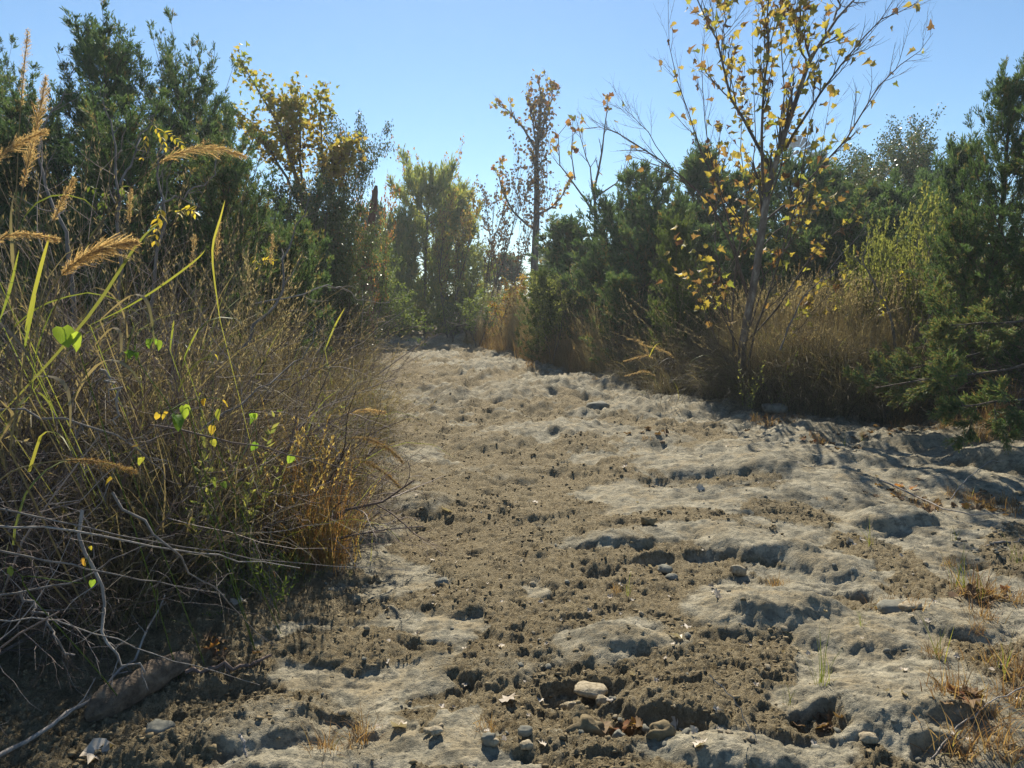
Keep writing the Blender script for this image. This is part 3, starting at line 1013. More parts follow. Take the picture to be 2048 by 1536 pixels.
J(JM[2], 1270, 450, 15.5, 120, 'broad dark juniper above the arching pale plumes', rz=1.0)
J(JM[0], 1410, 440, 14.5, 110, 'mid green juniper behind the lower left sycamore limbs', rz=5.0)
J(JM[2], 1700, 400, 15, 140, 'broad juniper low behind the light green bush', rz=.2)
J(JM[2], 1810, 370, 16, 140, 'broad dark juniper under the two oak tops', rz=2.8)
for k in range(16):
    px = -300 + k * 170 + rng.uniform(-40, 40)
    if 560 < px < 1180:
        continue
    tp_, dp_ = 455 + rng.uniform(-35, 35), 42 + rng.uniform(-5, 5)
    if px < -150 or px > 2200:
        continue
    pt_ = at(px, tp_ + 60, dp_)
    J(JF[k % 2], px, tp_, dp_, 150, locate('distant evergreen behind the near row', pt_[0], pt_[1], pt_[2]),
      rz=k, group='distant evergreens behind the near trees')


# juniper boughs low on the right
def bough(seed, L):
    rg = np.random.default_rng(seed)
    o = [[], [], [], []]
    grow(rg, (0, 0, 0), (-1, -.2, -.08), L, .014, 0, 2, o, (9, 6), .75, .02, .10, .42)
    P, D = along(rg, o[1] + o[2], 3000, .1, 1)
    mb = MB()
    d0 = nrm(D + rdir(rg, len(P)) * .5)
    n = 7
    q = rg.uniform(0, .07, (len(P), n))
    P3 = (P[:, None] + d0[:, None] * q[..., None]).reshape(-1, 3)
    D3 = nrm(np.repeat(d0, n, 0) + rdir(rg, len(P3)) * .5)
    add_inst(mb, DIA_V * np.array([.22, 1, 1]), DIA_T, P3, D3, rdir(rg, len(P3)), rg.uniform(.018, .036, len(P3)), np.clip(rg.normal(.7, .15, len(P3)), 0, .96))
    return chains_mesh('branch', o[0] + o[1] + o[2], 4), mb.mesh('foliage')


BG = [bough(5, 1.1), bough(6, 1.3)]
for i, (px, py, Y, rz, s_, lab) in enumerate([
        (2060, 640, 7.6, .1, 1.1, 'dark green juniper bough reaching left over the bank grass, the upper one'),
        (2080, 720, 7.0, -.2, 1.15, 'dark green juniper bough above the shaded rocks at the right edge'),
        (2090, 790, 6.6, .15, 1.1, 'lowest juniper bough almost touching the shaded rock'),
        (1990, 690, 7.9, .35, .9, 'juniper bough in the middle of the right edge boughs')]):
    p = at(px, py, Y)
    b = BG[i % 2]
    plant('juniper_bough', [('branch', b[0], 'bark'), ('foliage', b[1], 'juniper')], tuple(p), lab, 'branch', 'juniper boughs at the right edge', rz, s_)


# ------------------------------------------------------------------ broadleaf trees
def leaves_mesh(rg, P, D, tmpl, smin, smax, hang=.5, tint=None, scat=.04):
    n = len(P)
    mb = MB()
    d = nrm(D * .3 + rdir(rg, n) * .8 - np.array([0, 0, hang]))
    c = rg.random(n) if tint is None else tint
    add_inst(mb, tmpl[0], tmpl[1], P + rg.normal(size=(n, 3)) * scat, d, rdir(rg, n), rg.uniform(smin, smax, n), c)
    return mb.mesh('leaves')


def tree(seed, h, r0, lean=(0, 0), kids=(9, 6, 4), spread=.6, up=.06, ratio=.42, nleaf=2500, ls=(.03, .05), tmpl=(DIA_V * np.array([.6, 1, 1]), DIA_T),
         wig=.1, start=.2, maxlev=2, hang=.3, stems=1, scat=.05, lo=.3):
    rg = np.random.default_rng(seed)
    o = [[] for _ in range(maxlev + 1)]
    for s_ in range(stems):
        a = rg.uniform(0, 6.28)
        k = .0 if stems == 1 else .28
        grow(rg, (k * .3 * math.cos(a), k * .3 * math.sin(a), -.05), (lean[0] + k * math.cos(a), lean[1] + k * math.sin(a), 1),
             h * (1 if stems == 1 else rg.uniform(.7, 1)), r0, 0, maxlev, o, kids, spread, up, wig, ratio, 7, start, .2)
    P, D = along(rg, o[-1] + o[-2], nleaf, lo, 1)
    tw = [c for l in o[1:] for c in l]
    return [('trunk', chains_mesh('trunk', o[0], 7), 'bark'), ('branches', chains_mesh('branches', tw, 3), 'bark'),
            ['leaves', leaves_mesh(rg, P, D, tmpl, ls[0], ls[1], hang, None, scat), 'autumn_leaf']], h


def put_tree(t, px, top, Y, label, mat, wood='bark', rz=0, wide=1.0, cat='tree', name='tree', tilt=(0, 0), group=None):
    tp = at(px, top, Y)
    z = hz(tp[0], Y)
    s_ = (tp[2] - z) / t[1]
    parts = [tuple(p) for p in t[0]]
    key = parts[2][1].name + mat
    if key not in MATS:
        c = parts[2][1]
        if c.materials:
            c = c.copy()
            c.materials.clear()
        MATS[key] = c
    parts[2] = ('leaves', MATS[key], mat)
    parts[0] = (parts[0][0], parts[0][1], wood)
    parts[1] = (parts[1][0], parts[1][1], wood)
    return plant(name, parts, (tp[0], Y, z), label, cat, group, rz, (s_ * wide, s_ * wide, s_), tilt)


def sz(w, n=1):
    return (SYC if w == 's' else None)


# small leaved evergreen shrubs on the left (elm like)
E1 = tree(41, 4.4, .05, (0, 0), (17, 9, 5), .85, .03, .48, 26000, (.045, .075), stems=3, start=.08, scat=.06)
E2 = tree(42, 3.6, .05, (0, 0), (17, 9, 5), .95, .02, .5, 24000, (.045, .075), stems=3, start=.05, scat=.06)
put_tree(E1, 610, 240, 14, 'small leaved dark shrub tree with loose tips right of the yellow sycamore', 'evergreen_leaf', wide=.55, name='elm_tree')
put_tree(E2, 600, 330, 12.5, 'dark shrub wrapped round the yellow sycamore stem', 'evergreen_leaf', rz=1, wide=.65, name='evergreen_shrub')
put_tree(E1, 650, 385, 16.5, 'dense small leaved evergreen above the left grass slope', 'evergreen_leaf', rz=2, wide=.8, name='evergreen_shrub')
put_tree(E2, 725, 480, 21, 'greener shrub leaning over the creek bed below the snag', 'herb_leaf', rz=3, wide=1.15, name='green_shrub')
put_tree(E2, 660, 520, 12.5, 'low grey green shrub above the left grass slope', 'evergreen_leaf', rz=4, wide=.85, name='evergreen_shrub')
put_tree(E2, 570, 480, 10.5, 'low dark shrub behind the twiggy grey bush', 'evergreen_leaf', rz=5, wide=.7, name='evergreen_shrub')
# oak tops behind on the right
put_tree(E1, 1765, 232, 21, 'open topped oak with tiny leaves rising above the right row', 'evergreen_leaf', rz=.5, wide=.85, name='oak_tree')
put_tree(E1, 1850, 262, 22, 'second oak top with twigs sticking out at the right', 'evergreen_leaf', rz=1.5, wide=.8, name='oak_tree')
put_tree(E2, 1700, 300, 20, 'rounded oak just right of the windmill tail', 'evergreen_leaf', rz=2.5, wide=.7, name='oak_tree')

# yellow small sycamore of the left bank
T_S = SYC


def sycamore_small(seed, limbs, Y, nleaf, ls, label, mat, jit=.35, trunk_r=.05, extra=None, kids=(7, 3), L=1.1, name='sycamore_tree', bunch=None):
    """limbs: pixel paths from the base; every limb wanders in depth"""
    rg = np.random.default_rng(seed)
    o = [[], [], [], []]
    base = None
    for k, (path, r0, r1) in enumerate(limbs):
        q = np.cumsum(rg.normal(size=len(path))) * jit * .5
        q[0] = 0 if k == 0 else q[0] * .3
        pts = np.array([at(a, b, Y + q[i]) for i, (a, b) in enumerate(path)])
        if base is None:
            base = pts[0].copy()
            base[2] = hz(base[0], Y) - .05
            pts[0] = base
        n = 9
        tt = np.linspace(0, len(pts) - 1, n)
        pp = np.stack([np.interp(tt, np.arange(len(pts)), pts[:, i]) for i in range(3)], 1) - base
        pp[1:-1] += rg.normal(size=(n - 2, 3)) * .015
        rad = np.linspace(r0, r1, n)
        o[0].append((pp, rad))
        sprout(rg, pp, rad, L, 0, 2, o, kids, .55, .08, .08, .5, 6, .3)
    root = empty(name, tuple(base), label, 'tree')
    link('trunk', chains_mesh('trunk', o[0][:1], 8), 'sycamore_bark', root)
    link('limbs', chains_mesh('limbs', o[0][1:], 6), 'bark', root, 'stuff')
    tw = o[1] + o[2]
    link('branches', chains_mesh('branches', tw, 4), 'bark', root)
    return root, o, rg, base


r_, o_, rg_, b_ = sycamore_small(51, [
    ([(625, 700), (622, 480), (600, 380), (575, 290), (535, 210), (480, 120)], .06, .008),
    ([(622, 480), (640, 380), (645, 280), (640, 185)], .035, .006),
    ([(620, 450), (600, 330), (600, 240), (592, 190)], .03, .006),
    ([(610, 430), (560, 330), (525, 280), (470, 240)], .03, .005),
    ([(600, 400), (580, 300), (565, 210)], .025, .005),
    ([(630, 420), (670, 340), (700, 290)], .025, .005)], 13.5, 0, 0, 'yellow and orange sycamore leaning left into the sky on the left bank', 'sycamore_leaf', L=.55, kids=(9, 4))
P, D = along(rg_, o_[0] + [], 700, .5, 1.0)
P2, D2 = along(rg_, o_[1] + o_[2], 1700, .2, 1.0)
P = np.concatenate([P + rg_.normal(size=P.shape) * .12, P2])
D = np.concatenate([D, D2])
tn = np.clip(.18 + (P[:, 2] - 2.4) * .24 + rg_.normal(size=len(P)) * .22, 0, 1)
link('leaves', leaves_mesh(rg_, P, D, SYC2, .05, .11, .25, tn, .09), 'sycamore_leaf', r_)

# trees at the bend
Y1 = tree(61, 5.2, .05, (0, 0), (12, 6, 4), .55, .06, .42, 2800, (.06, .11), (SYC[0], SYC[1]), stems=2, start=.15, scat=.08)
Y2 = tree(62, 5.2, .045, (0, 0), (11, 6, 4), .5, .08, .42, 1000, (.06, .10), (SYC[0], SYC[1]), stems=2, start=.2, scat=.05)
put_tree(Y1, 895, 395, 27, 'yellow leaved tree in front of the olive conifers', 'sycamore_leaf', rz=.4, wide=.6, name='autumn_tree')
put_tree(Y1, 935, 500, 25, 'small yellow tree above the brushy right side of the bend', 'bush_leaf', rz=1.4, wide=.9, name='autumn_tree')
put_tree(Y2, 962, 320, 27, 'thin tree with sparse brown leaves left of the vine trunk', 'brown_leaf', rz=2.0, wide=.75, name='thin_tree')
put_tree(Y2, 1012, 345, 29, 'thin leaning tree with sparse leaves beside the vine trunk', 'brown_leaf', rz=3.0, wide=.75, name='thin_tree', tilt=(0, .08))
put_tree(Y2, 888, 292, 34, 'bare twigged tree poking above the olive conifers', 'autumn_leaf', rz=4.2, wide=.6, name='thin_tree')
put_tree(Y1, 955, 585, 22, 'brown and green brush where the bed bends', 'herb_leaf', rz=.2, wide=1.6, name='brush_shrub', cat='shrub')
put_tree(Y1, 1010, 560, 21, 'olive brush at the foot of the vine trunk', 'autumn_leaf', rz=1.2, wide=1.5, name='brush_shrub', cat='shrub')
put_tree(Y1, 905, 612, 24, 'low olive brush beside the far end of the bed', 'herb_leaf', rz=2.2, wide=1.6, name='brush_shrub', cat='shrub')
put_tree(Y1, 1105, 560, 16, 'light yellow green sapling in front of the shaded junipers', 'bush_leaf', rz=2.6, wide=.9, name='green_shrub', cat='shrub')
put_tree(Y1, 775, 560, 24, 'yellow green brush left of the far end of the bed', 'bush_leaf', rz=5.2, wide=1.3, name='brush_shrub', cat='shrub')
# red and orange leaves by the snag
put_tree(Y2, 738, 360, 20, 'orange and red leaved vine sapling beside the dead snag', 'red_leaf', rz=.9, wide=.42, name='red_sapling')
put_tree(Y1, 715, 470, 19, 'orange red bushy growth round the foot of the snag', 'red_leaf', rz=1.9, wide=.5, name='red_shrub', cat='shrub')
# snag
sn = at(735, 640, 19)
o = [[(np.array([(0, 0, 0), (.03, 0, 1.2), (.0, 0, 2.2), (.12, 0, 3.2), (.22, .0, 3.8), (.27, 0, 4.15), (.30, 0, 4.3)]), np.array([.15, .14, .12, .10, .09, .075, .035]))],
     [(np.array([(.05, 0, 2.6), (.2, .05, 2.8), (.3, .08, 2.85)]), np.array([.05, .04, .015])), (np.array([(.0, 0, 2.0), (-.25, .05, 2.3), (-.3, .08, 2.4)]), np.array([.05, .03, .012]))]]
rt = empty('dead_snag', (float(at(736, 640, 19)[0]), 19, float(hz(sn[0], 19)) + .15), 'dead broken reddish trunk with a jagged top above the left shrubs', 'tree')
link('trunk', chains_mesh('trunk', o[0], 9), 'snag_wood', rt)
link('broken_limb', chains_mesh('broken_limb', o[1], 6), 'snag_wood', rt)

# vine wrapped sycamore
r_, o_, rg_, b_ = sycamore_small(71, [
    ([(1068, 640), (1070, 500), (1074, 400), (1072, 320), (1078, 250), (1085, 205), (1075, 150)], .15, .015),
    ([(1073, 300), (1050, 260), (1020, 225), (992, 205)], .05, .01),
    ([(1076, 290), (1090, 240), (1105, 190), (1100, 165)], .04, .01),
    ([(1074, 430), (1100, 420), (1125, 390), (1135, 365)], .05, .01),
    ([(1070, 460), (1030, 430), (1000, 370), (1000, 320)], .05, .01),
    ([(1074, 300), (1062, 230), (1058, 180)], .04, .008)], 26, 0, 0, 'tall straight tree wrapped in vines with sparse orange leaves', '', jit=.5, L=1.3, kids=(8, 4))
P, D = along(rg_, o_[0][:1], 900, .25, .92)
P = P + rg_.normal(size=P.shape) * .24
P2, D2 = along(rg_, o_[1], 450, .2, 1)
link('leaves', leaves_mesh(rg_, np.concatenate([P2]), np.concatenate([D2]), SYC, .09, .15, .3), 'autumn_leaf', r_)
link('vine_leaves', leaves_mesh(rg_, P, D, SYC, .07, .13, .3), 'brown_leaf', r_)
hang = []
for k in range(70):
    q = rg_.uniform(.2, .8)
    a = o_[0][0][0]
    f = q * (len(a) - 1)
    p0 = a[int(f)] + rg_.normal(size=3) * .25
    hang.append(chain(rg_, p0, (rg_.normal() * .2, 0, -1), rg_.uniform(.5, 1.6), .007, .004, 6, .15, 0, .2))
link('hanging_vines', chains_mesh('hanging_vines', hang, 3), 'bark', r_)

# bare forked sapling left of the right row
r_, o_, rg_, b_ = sycamore_small(81, [
    ([(1192, 560), (1190, 430), (1188, 370), (1205, 310), (1212, 240), (1215, 200)], .05, .006),
    ([(1186, 425), (1150, 370), (1122, 330), (1118, 270), (1140, 240)], .03, .004),
    ([(1190, 395), (1230, 370), (1255, 330), (1262, 290)], .025, .004),
    ([(1188, 400), (1180, 340), (1165, 290), (1150, 230)], .025, .004),
    ([(1150, 360), (1142, 300), (1148, 235)], .02, .003)], 19.5, 0, 0, 'bare forked sapling with only a few leaves against the sky', '', jit=.3, L=.9, kids=(7, 4))
P, D = along(rg_, o_[1], 60, .5, 1)
link('leaves', leaves_mesh(rg_, P, D, SYC, .10, .17, .3), 'autumn_leaf', r_)

# ------------------------------------------------------------------ the big sycamore on the right
YB = 10.0
r_, o_, rg_, b_ = sycamore_small(91, [
    ([(1480, 815), (1480, 740), (1492, 660), (1506, 560), (1520, 470), (1536, 370), (1548, 321), (1566, 277), (1586, 215), (1604, 160), (1630, 104), (1662, 52), (1690, 22), (1735, -30)], 0.0684, 0.0090),
    ([(1546, 340), (1518, 295), (1475, 226), (1455, 175), (1446, 100), (1420, 42), (1395, 0), (1380, -40)], 0.0252, 0.0045),
    ([(1530, 410), (1524, 300), (1526, 200), (1532, 110), (1538, 20), (1530, -40)], 0.0230, 0.0045),
    ([(1570, 300), (1590, 262), (1629, 204), (1680, 131), (1738, 55), (1789, 29), (1840, 2)], 0.0202, 0.0030),
    ([(1532, 440), (1580, 400), (1629, 350), (1690, 280), (1720, 234), (1756, 175), (1804, 131), (1838, 105), (1866, 66)], 0.0187, 0.0023),
    ([(1612, 140), (1604, 90), (1596, 50), (1602, -20)], 0.0158, 0.0037),
    ([(1668, 40), (1674, 10), (1676, -40)], 0.0158, 0.0060),
    ([(1500, 610), (1460, 470), (1402, 385), (1347, 336), (1299, 306), (1248, 272), (1205, 248), (1163, 258)], 0.0202, 0.0023),
    ([(1340, 332), (1300, 270), (1262, 225), (1240, 212)], 0.0072, 0.0015),
    ([(1500, 600), (1468, 500), (1440, 380), (1400, 300), (1372, 200), (1340, 120), (1336, 0)], 0.0158, 0.0023),
    ([(1484, 690), (1540, 640), (1590, 560), (1630, 500), (1700, 430), (1780, 340)], 0.0158, 0.0023),
    ([(1482, 700), (1440, 620), (1400, 560), (1380, 500)], 0.0115, 0.0023),
    ([(1515, 500), (1560, 450), (1640, 420), (1700, 380)], 0.0101, 0.0023),
    ([(1446, 110), (1450, 60), (1448, -20)], 0.0101, 0.0030),
    ([(1478, 720), (1530, 560), (1500, 460), (1480, 300), (1490, 120)], 0.0158, 0.0030),
    ([(1505, 570), (1560, 520), (1600, 440), (1640, 330), (1660, 200)], 0.0115, 0.0023),
    ([(1520, 470), (1560, 330), (1570, 180), (1560, 40), (1565, -30)], 0.0130, 0.0030),
    ([(1516, 500), (1450, 400), (1420, 300), (1400, 180), (1410, 60)], 0.0115, 0.0023),
    ([(1480, 780), (1430, 680), (1400, 600), (1330, 520)], 0.0086, 0.0023),
    ([(1478, 800), (1462, 660), (1470, 520), (1500, 380), (1512, 240), (1505, 90)], .017, .003),
    ([(1483, 800), (1500, 700), (1545, 560), (1590, 430), (1610, 300), (1640, 180)], .017, .003),
    ([(1480, 790), (1470, 700), (1440, 560), (1430, 420), (1440, 260)], .014, .003),
    ([(1485, 770), (1560, 690), (1640, 610), (1700, 560)], 0.0086, 0.0023)],
    YB, 0, 0, 'big forked sycamore with scattered yellow leaves on the right bank', '', jit=.38, L=1.25, kids=(15, 6), name='sycamore_tree')
# many fine leaders
P1, D1 = along(rg_, o_[1], 760, .15, 1.0)
P0, D0 = along(rg_, o_[0][:6] + o_[0][9:10] + o_[0][14:15], 420, .35, .95)
P2, D2 = along(rg_, o_[2], 620, .2, 1.0)
P = np.concatenate([P0 + rg_.normal(size=P0.shape) * .10, P1, P2])
D = np.concatenate([D0, D1, D2])
Wp = P + b_
dd = Wp[:, 1]
pxs = 1024 + F * Wp[:, 0] / (dd * CT - (Wp[:, 2] - CAM_H) * ST)
keep = rg_.random(len(P)) < np.exp(-((pxs - 1540) / 125) ** 2) + .10
P, D = P[keep], D[keep]
order = rg_.permutation(len(P))
P, D = P[order], D[order]
leafm = []
for k in range(8):
    V = SYC[0].copy()
    V[:, 2] += rg_.normal(size=len(V)) * .09 + .7 * (k % 3 - 1) * V[:, 0] * V[:, 1] + .35 * (k % 2) * np.abs(V[:, 0])
    V[:, 0] *= rg_.uniform(.75, 1.1)
    tv = [.05, .25, .45, .62, .72, .8, .9, .55][k]
    me = mesh_from('leaf', V, SYC[1], None, np.clip(tv + rg_.normal(size=len(V)) * .05, 0, 1))
    me.materials.append(MATS['sycamore_leaf'])
    leafm.append(me)
from mathutils import Matrix
for k in range(min(300, len(P))):
    lo = bpy.data.objects.new('leaf', leafm[rg_.choice(8, p=[.07, .15, .15, .15, .15, .13, .08, .12])])
    COL.objects.link(lo)
    lo.parent = r_
    lo.location = P[k]
    d = nrm(rg_.normal(size=3) * .8 - np.array([0, 0, .35]) + D[k] * .2)
    lo.rotation_euler = Vector(d).to_track_quat('Y', 'Z').to_euler()
    lo.rotation_euler.rotate_axis('Y', rg_.uniform(0, 6.28))
    s_ = rg_.uniform(.06, .115)
    lo.scale = (s_, s_, s_)
if len(P) > 300:
    q = link('leaves', leaves_mesh(rg_, P[300:], D[300:], SYC2, .07, .12, .3), 'sycamore_leaf', r_, 'stuff')
print('syc leaves', len(P))

# ------------------------------------------------------------------ windmill
def windmill():
    c = at(1594, 304, 62)
    g = hz(c[0], 62)
    root = empty('windmill', (c[0], 62, g), 'farm windmill with a broad bladed fan half hidden behind the junipers', 'windmill')
    H = c[2] - g
    for sx in (-1, 1):
        for sy in (-1, 1):
            mb = MB()
            add_tubes(mb, np.array([[(sx * 1.3, sy * 1.3 + .6, 0), (sx * .12, sy * .12 + .6, H - .4)]]), np.array([[.05, .04]]), 4)
            link('tower_leg', mb.mesh('tower_leg'), 'galvanised', root)
    mb = MB()
    for k in range(9):
        z0, z1 = H * k / 9.5, H * (k + 1) / 9.5
        w0, w1 = 1.3 + (.12 - 1.3) * z0 / (H - .4), 1.3 + (.12 - 1.3) * z1 / (H - .4)
        for a, b in (((-1, -1), (1, -1)), ((1, -1), (1, 1)), ((1, 1), (-1, 1)), ((-1, 1), (-1, -1))):
            add_tubes(mb, np.array([[(a[0] * w0, a[1] * w0 + .6, z0), (b[0] * w1, b[1] * w1 + .6, z1)], [(a[0] * w1, a[1] * w1 + .6, z1), (b[0] * w1, b[1] * w1 + .6, z1)]]), np.full((2, 2), .025), 4)
    link('cross_braces', mb.mesh('cross_braces'), 'galvanised', root)
    rad = 1.33
    hub = MB()
    add_tubes(hub, np.array([[(0, -.1, H), (0, .75, H)]]), np.array([[.16, .13]]), 8)
    link('hub', hub.mesh('hub'), 'galvanised', root)
    for k in range(16):
        a0 = k * 2 * math.pi / 16 + .1
        a1 = a0 + 2 * math.pi / 16 * .76
        V = []
        for rr in (.42, .75, rad):
            for a, dy in ((a0, -.09), ((a0 + a1) / 2, -.01), (a1, .05)):
                V.append((rr * math.cos(a), dy, H + rr * math.sin(a)))
        V = np.array(V)
        V2 = V + np.array([0, .012, 0])
        VV = np.concatenate([V, V2])
        Q = []
        for i in range(2):
            for j in range(2):
                b = i * 3 + j
                Q.append((b, b + 1, b + 4, b + 3))
                Q.append((b + 9, b + 12, b + 13, b + 10))
        link('fan_blade', mesh_from('fan_blade', VV, None, np.array(Q)), 'galvanised', root)
    ring = MB()
    for rr in (.5, .98):
        t = np.linspace(0, 2 * math.pi, 33)
        add_tubes(ring, np.stack([rr * np.cos(t), np.full(33, .03), H + rr * np.sin(t)], 1)[None], np.full((1, 33), .02), 4)
    link('fan_ring', ring.mesh('fan_ring'), 'galvanised', root)
    mb = MB()
    add_tubes(mb, np.array([[(0, .7, H), (1.5, 1.2, H), (2.1, 1.4, H)]]), np.full((1, 3), .03), 5)
    link('tail_boom', mb.mesh('tail_boom'), 'galvanised', root)
    V = np.array([(1.5, 1.2, H - .22), (3.3, 1.8, H - .50), (3.3, 1.8, H + .55), (1.5, 1.2, H + .12)])
    V = np.concatenate([V, V + np.array([0, .02, 0])])
    link('tail_vane', mesh_from('tail_vane', V, None, np.array([(0, 1, 2, 3), (7, 6, 5, 4), (0, 4, 5, 1), (1, 5, 6, 2), (2, 6, 7, 3), (3, 7, 4, 0)])), 'galvanised', root)


windmill()


# ------------------------------------------------------------------ grasses
def blades(rg, n, L, w, th0, droop, spread=.08, K=6, flat=1.0, az0=None, azs=3.14):
    az = rg.uniform(-math.pi, math.pi, n) if az0 is None else az0 + rg.normal(size=n) * azs
    l = rg.uniform(L[0], L[1], n)
    a0 = np.abs(rg.normal(size=n)) * th0
    dr = rg.uniform(droop[0], droop[1], n)
    s_ = np.linspace(0, 1, K)
    ang = a0[:, None] + dr[:, None] * s_ ** 1.6
    step = l[:, None] / (K - 1)
    hx = np.cumsum(np.sin(ang) * step, 1) - np.sin(ang[:, :1]) * step
    hzv = np.cumsum(np.cos(ang) * step, 1) - np.cos(ang[:, :1]) * step
    bx, by = rg.normal(size=n) * spread, rg.normal(size=n) * spread
    P = np.stack([bx[:, None] + np.cos(az)[:, None] * hx, by[:, None] + np.sin(az)[:, None] * hx, hzv - .02], -1)
    P += np.cumsum(rg.normal(size=P.shape) * .008, 1) * l[:, None, None]
    side = np.stack([-np.sin(az), np.cos(az), rg.normal(size=n) * .5], 1)
    side = nrm(side + rdir(rg, n) * .5)
    wd = w * rg.uniform(.6, 1.2, n)[:, None] * (1 - s_[None] ** 2 * .9)
    return P, wd, side


def clump(seed, n, L, w, th0, droop, spread=.08, tint=(.45, .2), green=0.0, K=6, heads=0, **kw):
    rg = np.random.default_rng(seed)
    P, wd, sd = blades(rg, n, L, w, th0, droop, spread, K, **kw)
    t = np.clip(rg.normal(tint[0], tint[1], n), 0, .8)
    g = rg.random(n) < green
    t[g] = rg.uniform(.88, 1, g.sum())
    mb = MB()
    add_ribbons(mb, P, wd, sd, t)
    parts = [('blades', mb.mesh('blades'), 'straw')]
    if heads:
        P, wd, sd = blades(rg, heads, (L[1] * 1.05, L[1] * 1.45), .003, th0 * .6, (droop[0] * .3, droop[1] * .5), spread, 7)
        hb = MB()
        add_tubes(hb, P, np.full((heads, 7), .0016), 3, .6)
        A, B = P[:, -2], P[:, -1]
        nn = 16
        q = rg.uniform(-.2, 1, (heads, nn))
        pos = (A[:, None] + (B - A)[:, None] * q[..., None]).reshape(-1, 3)
        dd = nrm(np.repeat(nrm(B - A), nn, 0) + rdir(rg, heads * nn) * .5)
        add_inst(hb, DIA_V * np.array([.22, 1, 1]), DIA_T, pos, dd, rdir(rg, len(pos)), rg.uniform(.02, .04, len(pos)), .75)
        parts.append(('seed_heads', hb.mesh('seed_heads'), 'straw'))
    return parts


def recol(parts, mats):
    """the same clump in other materials"""
    out = []
    for p, m in zip(parts, mats):
        c = p[1].copy()
        c.materials.clear()
        out.append((p[0], c, m))
    return out


def recol_light(parts, mat):
    return recol(parts, [mat] * len(parts))


FINE = [clump(100 + i, 420, (.4, 1.0), .005, .45, (.5, 2.2), .13, (.42, .26), .07, heads=8) for i in range(4)]
TALL = [clump(110 + i, 260, (.5, 1.05), .005, .22, (.2, .9), .12, (.5, .2), .12, heads=26) for i in range(3)]
RUST = [clump(120 + i, 220, (.25, .75), .006, .28, (.2, .9), .12, (.5, .25), .1, heads=14) for i in range(3)]
TALLP = [recol_light(clump(160 + i, 230, (.6, 1.15), .005, .16, (.1, .7), .14, (.5, .25), .06, heads=34), 'pale_straw') for i in range(3)]
RUST = [recol_light(p, 'rust_straw') for p in RUST]
TUFT = [recol_light(clump(130 + i, 90, (.05, .17), .0035, .5, (.2, 1.2), .035, (.45, .3), .05, K=4), 'rust_straw') for i in range(4)]
SPRIG = [recol_light(clump(140 + i, 9, (.10, .26), .0035, .25, (.1, .5), .012, (.5, .3), .0, K=4), 'green_blade') for i in range(3)]
WIDE = [clump(150 + i, 130, (.6, 1.7), .011, .28, (.5, 2.2), .16, (.5, .25), .10, K=8) for i in range(3)]

rng = np.random.default_rng(99)


def field(parts, n, xy, label, cat, group, s0=.8, s1=1.2, name='grass_clump', tilt=.15, lean=(0, 0)):
    for k in range(n):
        x, y = xy()
        s_ = rng.uniform(s0, s1)
        z = hz(x, y)
        if proj(x, y, z + .5)[0] < -230:
            continue
        plant(name, parts[rng.integers(len(parts))], (x, y, z - .02), locate(label, x, y, z + .4 * s_), cat, group, rng.uniform(0, 6.28), s_,
              (lean[0] + rng.normal() * tilt, lean[1] + rng.normal() * tilt))


def xr_at(y):
    return float(np.interp(y, YR, XR))


def xl_at(y):
    return float(np.interp(y, YL, XL))


def region(y0, y1, d0, d1, side):
    def f():
        y = rng.uniform(y0, y1)
        d = rng.uniform(d0, d1)
        return ((xr_at(y) + d) if side > 0 else (xl_at(y) - d)), y
    return f


# dead shrubs of the thicket
def dead_shrub(seed, stems=7, L=1.3, r=.006, kids=(7, 5, 3), th=.9):
    rg = np.random.default_rng(seed)
    o = [[], [], [], []]
    for s_ in range(stems):
        a = rg.uniform(0, 6.28)
        e = rg.uniform(.15, th)
        grow(rg, (math.cos(a) * .05, math.sin(a) * .05, -.03), (math.cos(a) * math.sin(e), math.sin(a) * math.sin(e), math.cos(e)), L * rg.uniform(.6, 1.2), r * rg.uniform(.6, 1.3), 0, 2, o,
             kids, .8, -.03, .2, .5, 6, .15)
    return [('stems', chains_mesh('stems', o[0], 5, rg=rg), 'dead_twig'), ('twigs', chains_mesh('twigs', o[1] + o[2], 3, rg=rg), 'dead_twig')]


DS = [dead_shrub(200, 8, 1.25), dead_shrub(201, 7, 1.4, .007), dead_shrub(202, 9, 1.1, .005, (8, 5), 1.2), dead_shrub(203, 7, 1.3, .008, (6, 5), 1.3)]
# right bank
field(FINE, 46, region(8.6, 12.5, .15, 1.2, 1), 'arching brown grass clump on the right bank', 'grass', 'arching grass clumps on the face of the right bank', .85, 1.4, 'arching_grass')
field(TALLP, 34, region(9.6, 11.5, .7, 3.6, 1), 'tall pale golden grass', 'grass', 'tall golden grass crowning the right bank', .8, 1.0, 'upright_grass', .1)
field(TALLP, 44, region(9.8, 15, 1.0, 5.5, 1), 'golden upright grass on the right bank', 'grass', 'golden grass clumps on top of the right bank', .75, 1.05, 'upright_grass')
field(FINE, 14, region(10.5, 14.5, -.1, .8, 1), 'dark shaded grass clump', 'grass', 'shaded grass clumps left of the sycamore', .7, 1.0, 'arching_grass')
field(RUST, 48, region(14, 24, -.3, 1.6, 1), 'rusty orange bunch of dry grass', 'grass', 'rusty grass along the right side of the far bed', .7, 1.25, 'rusty_grass')
field(TALLP, 24, region(15, 25, .3, 2.2, 1), 'pale upright dry grass', 'grass', 'pale grass behind the rusty grass', .8, 1.2, 'upright_grass')
field(RUST, 14, region(6.0, 9.0, -.1, .9, 1), 'low reddish grass clump', 'grass', 'reddish clumps on the right rocks', .35, .6, 'rusty_grass')
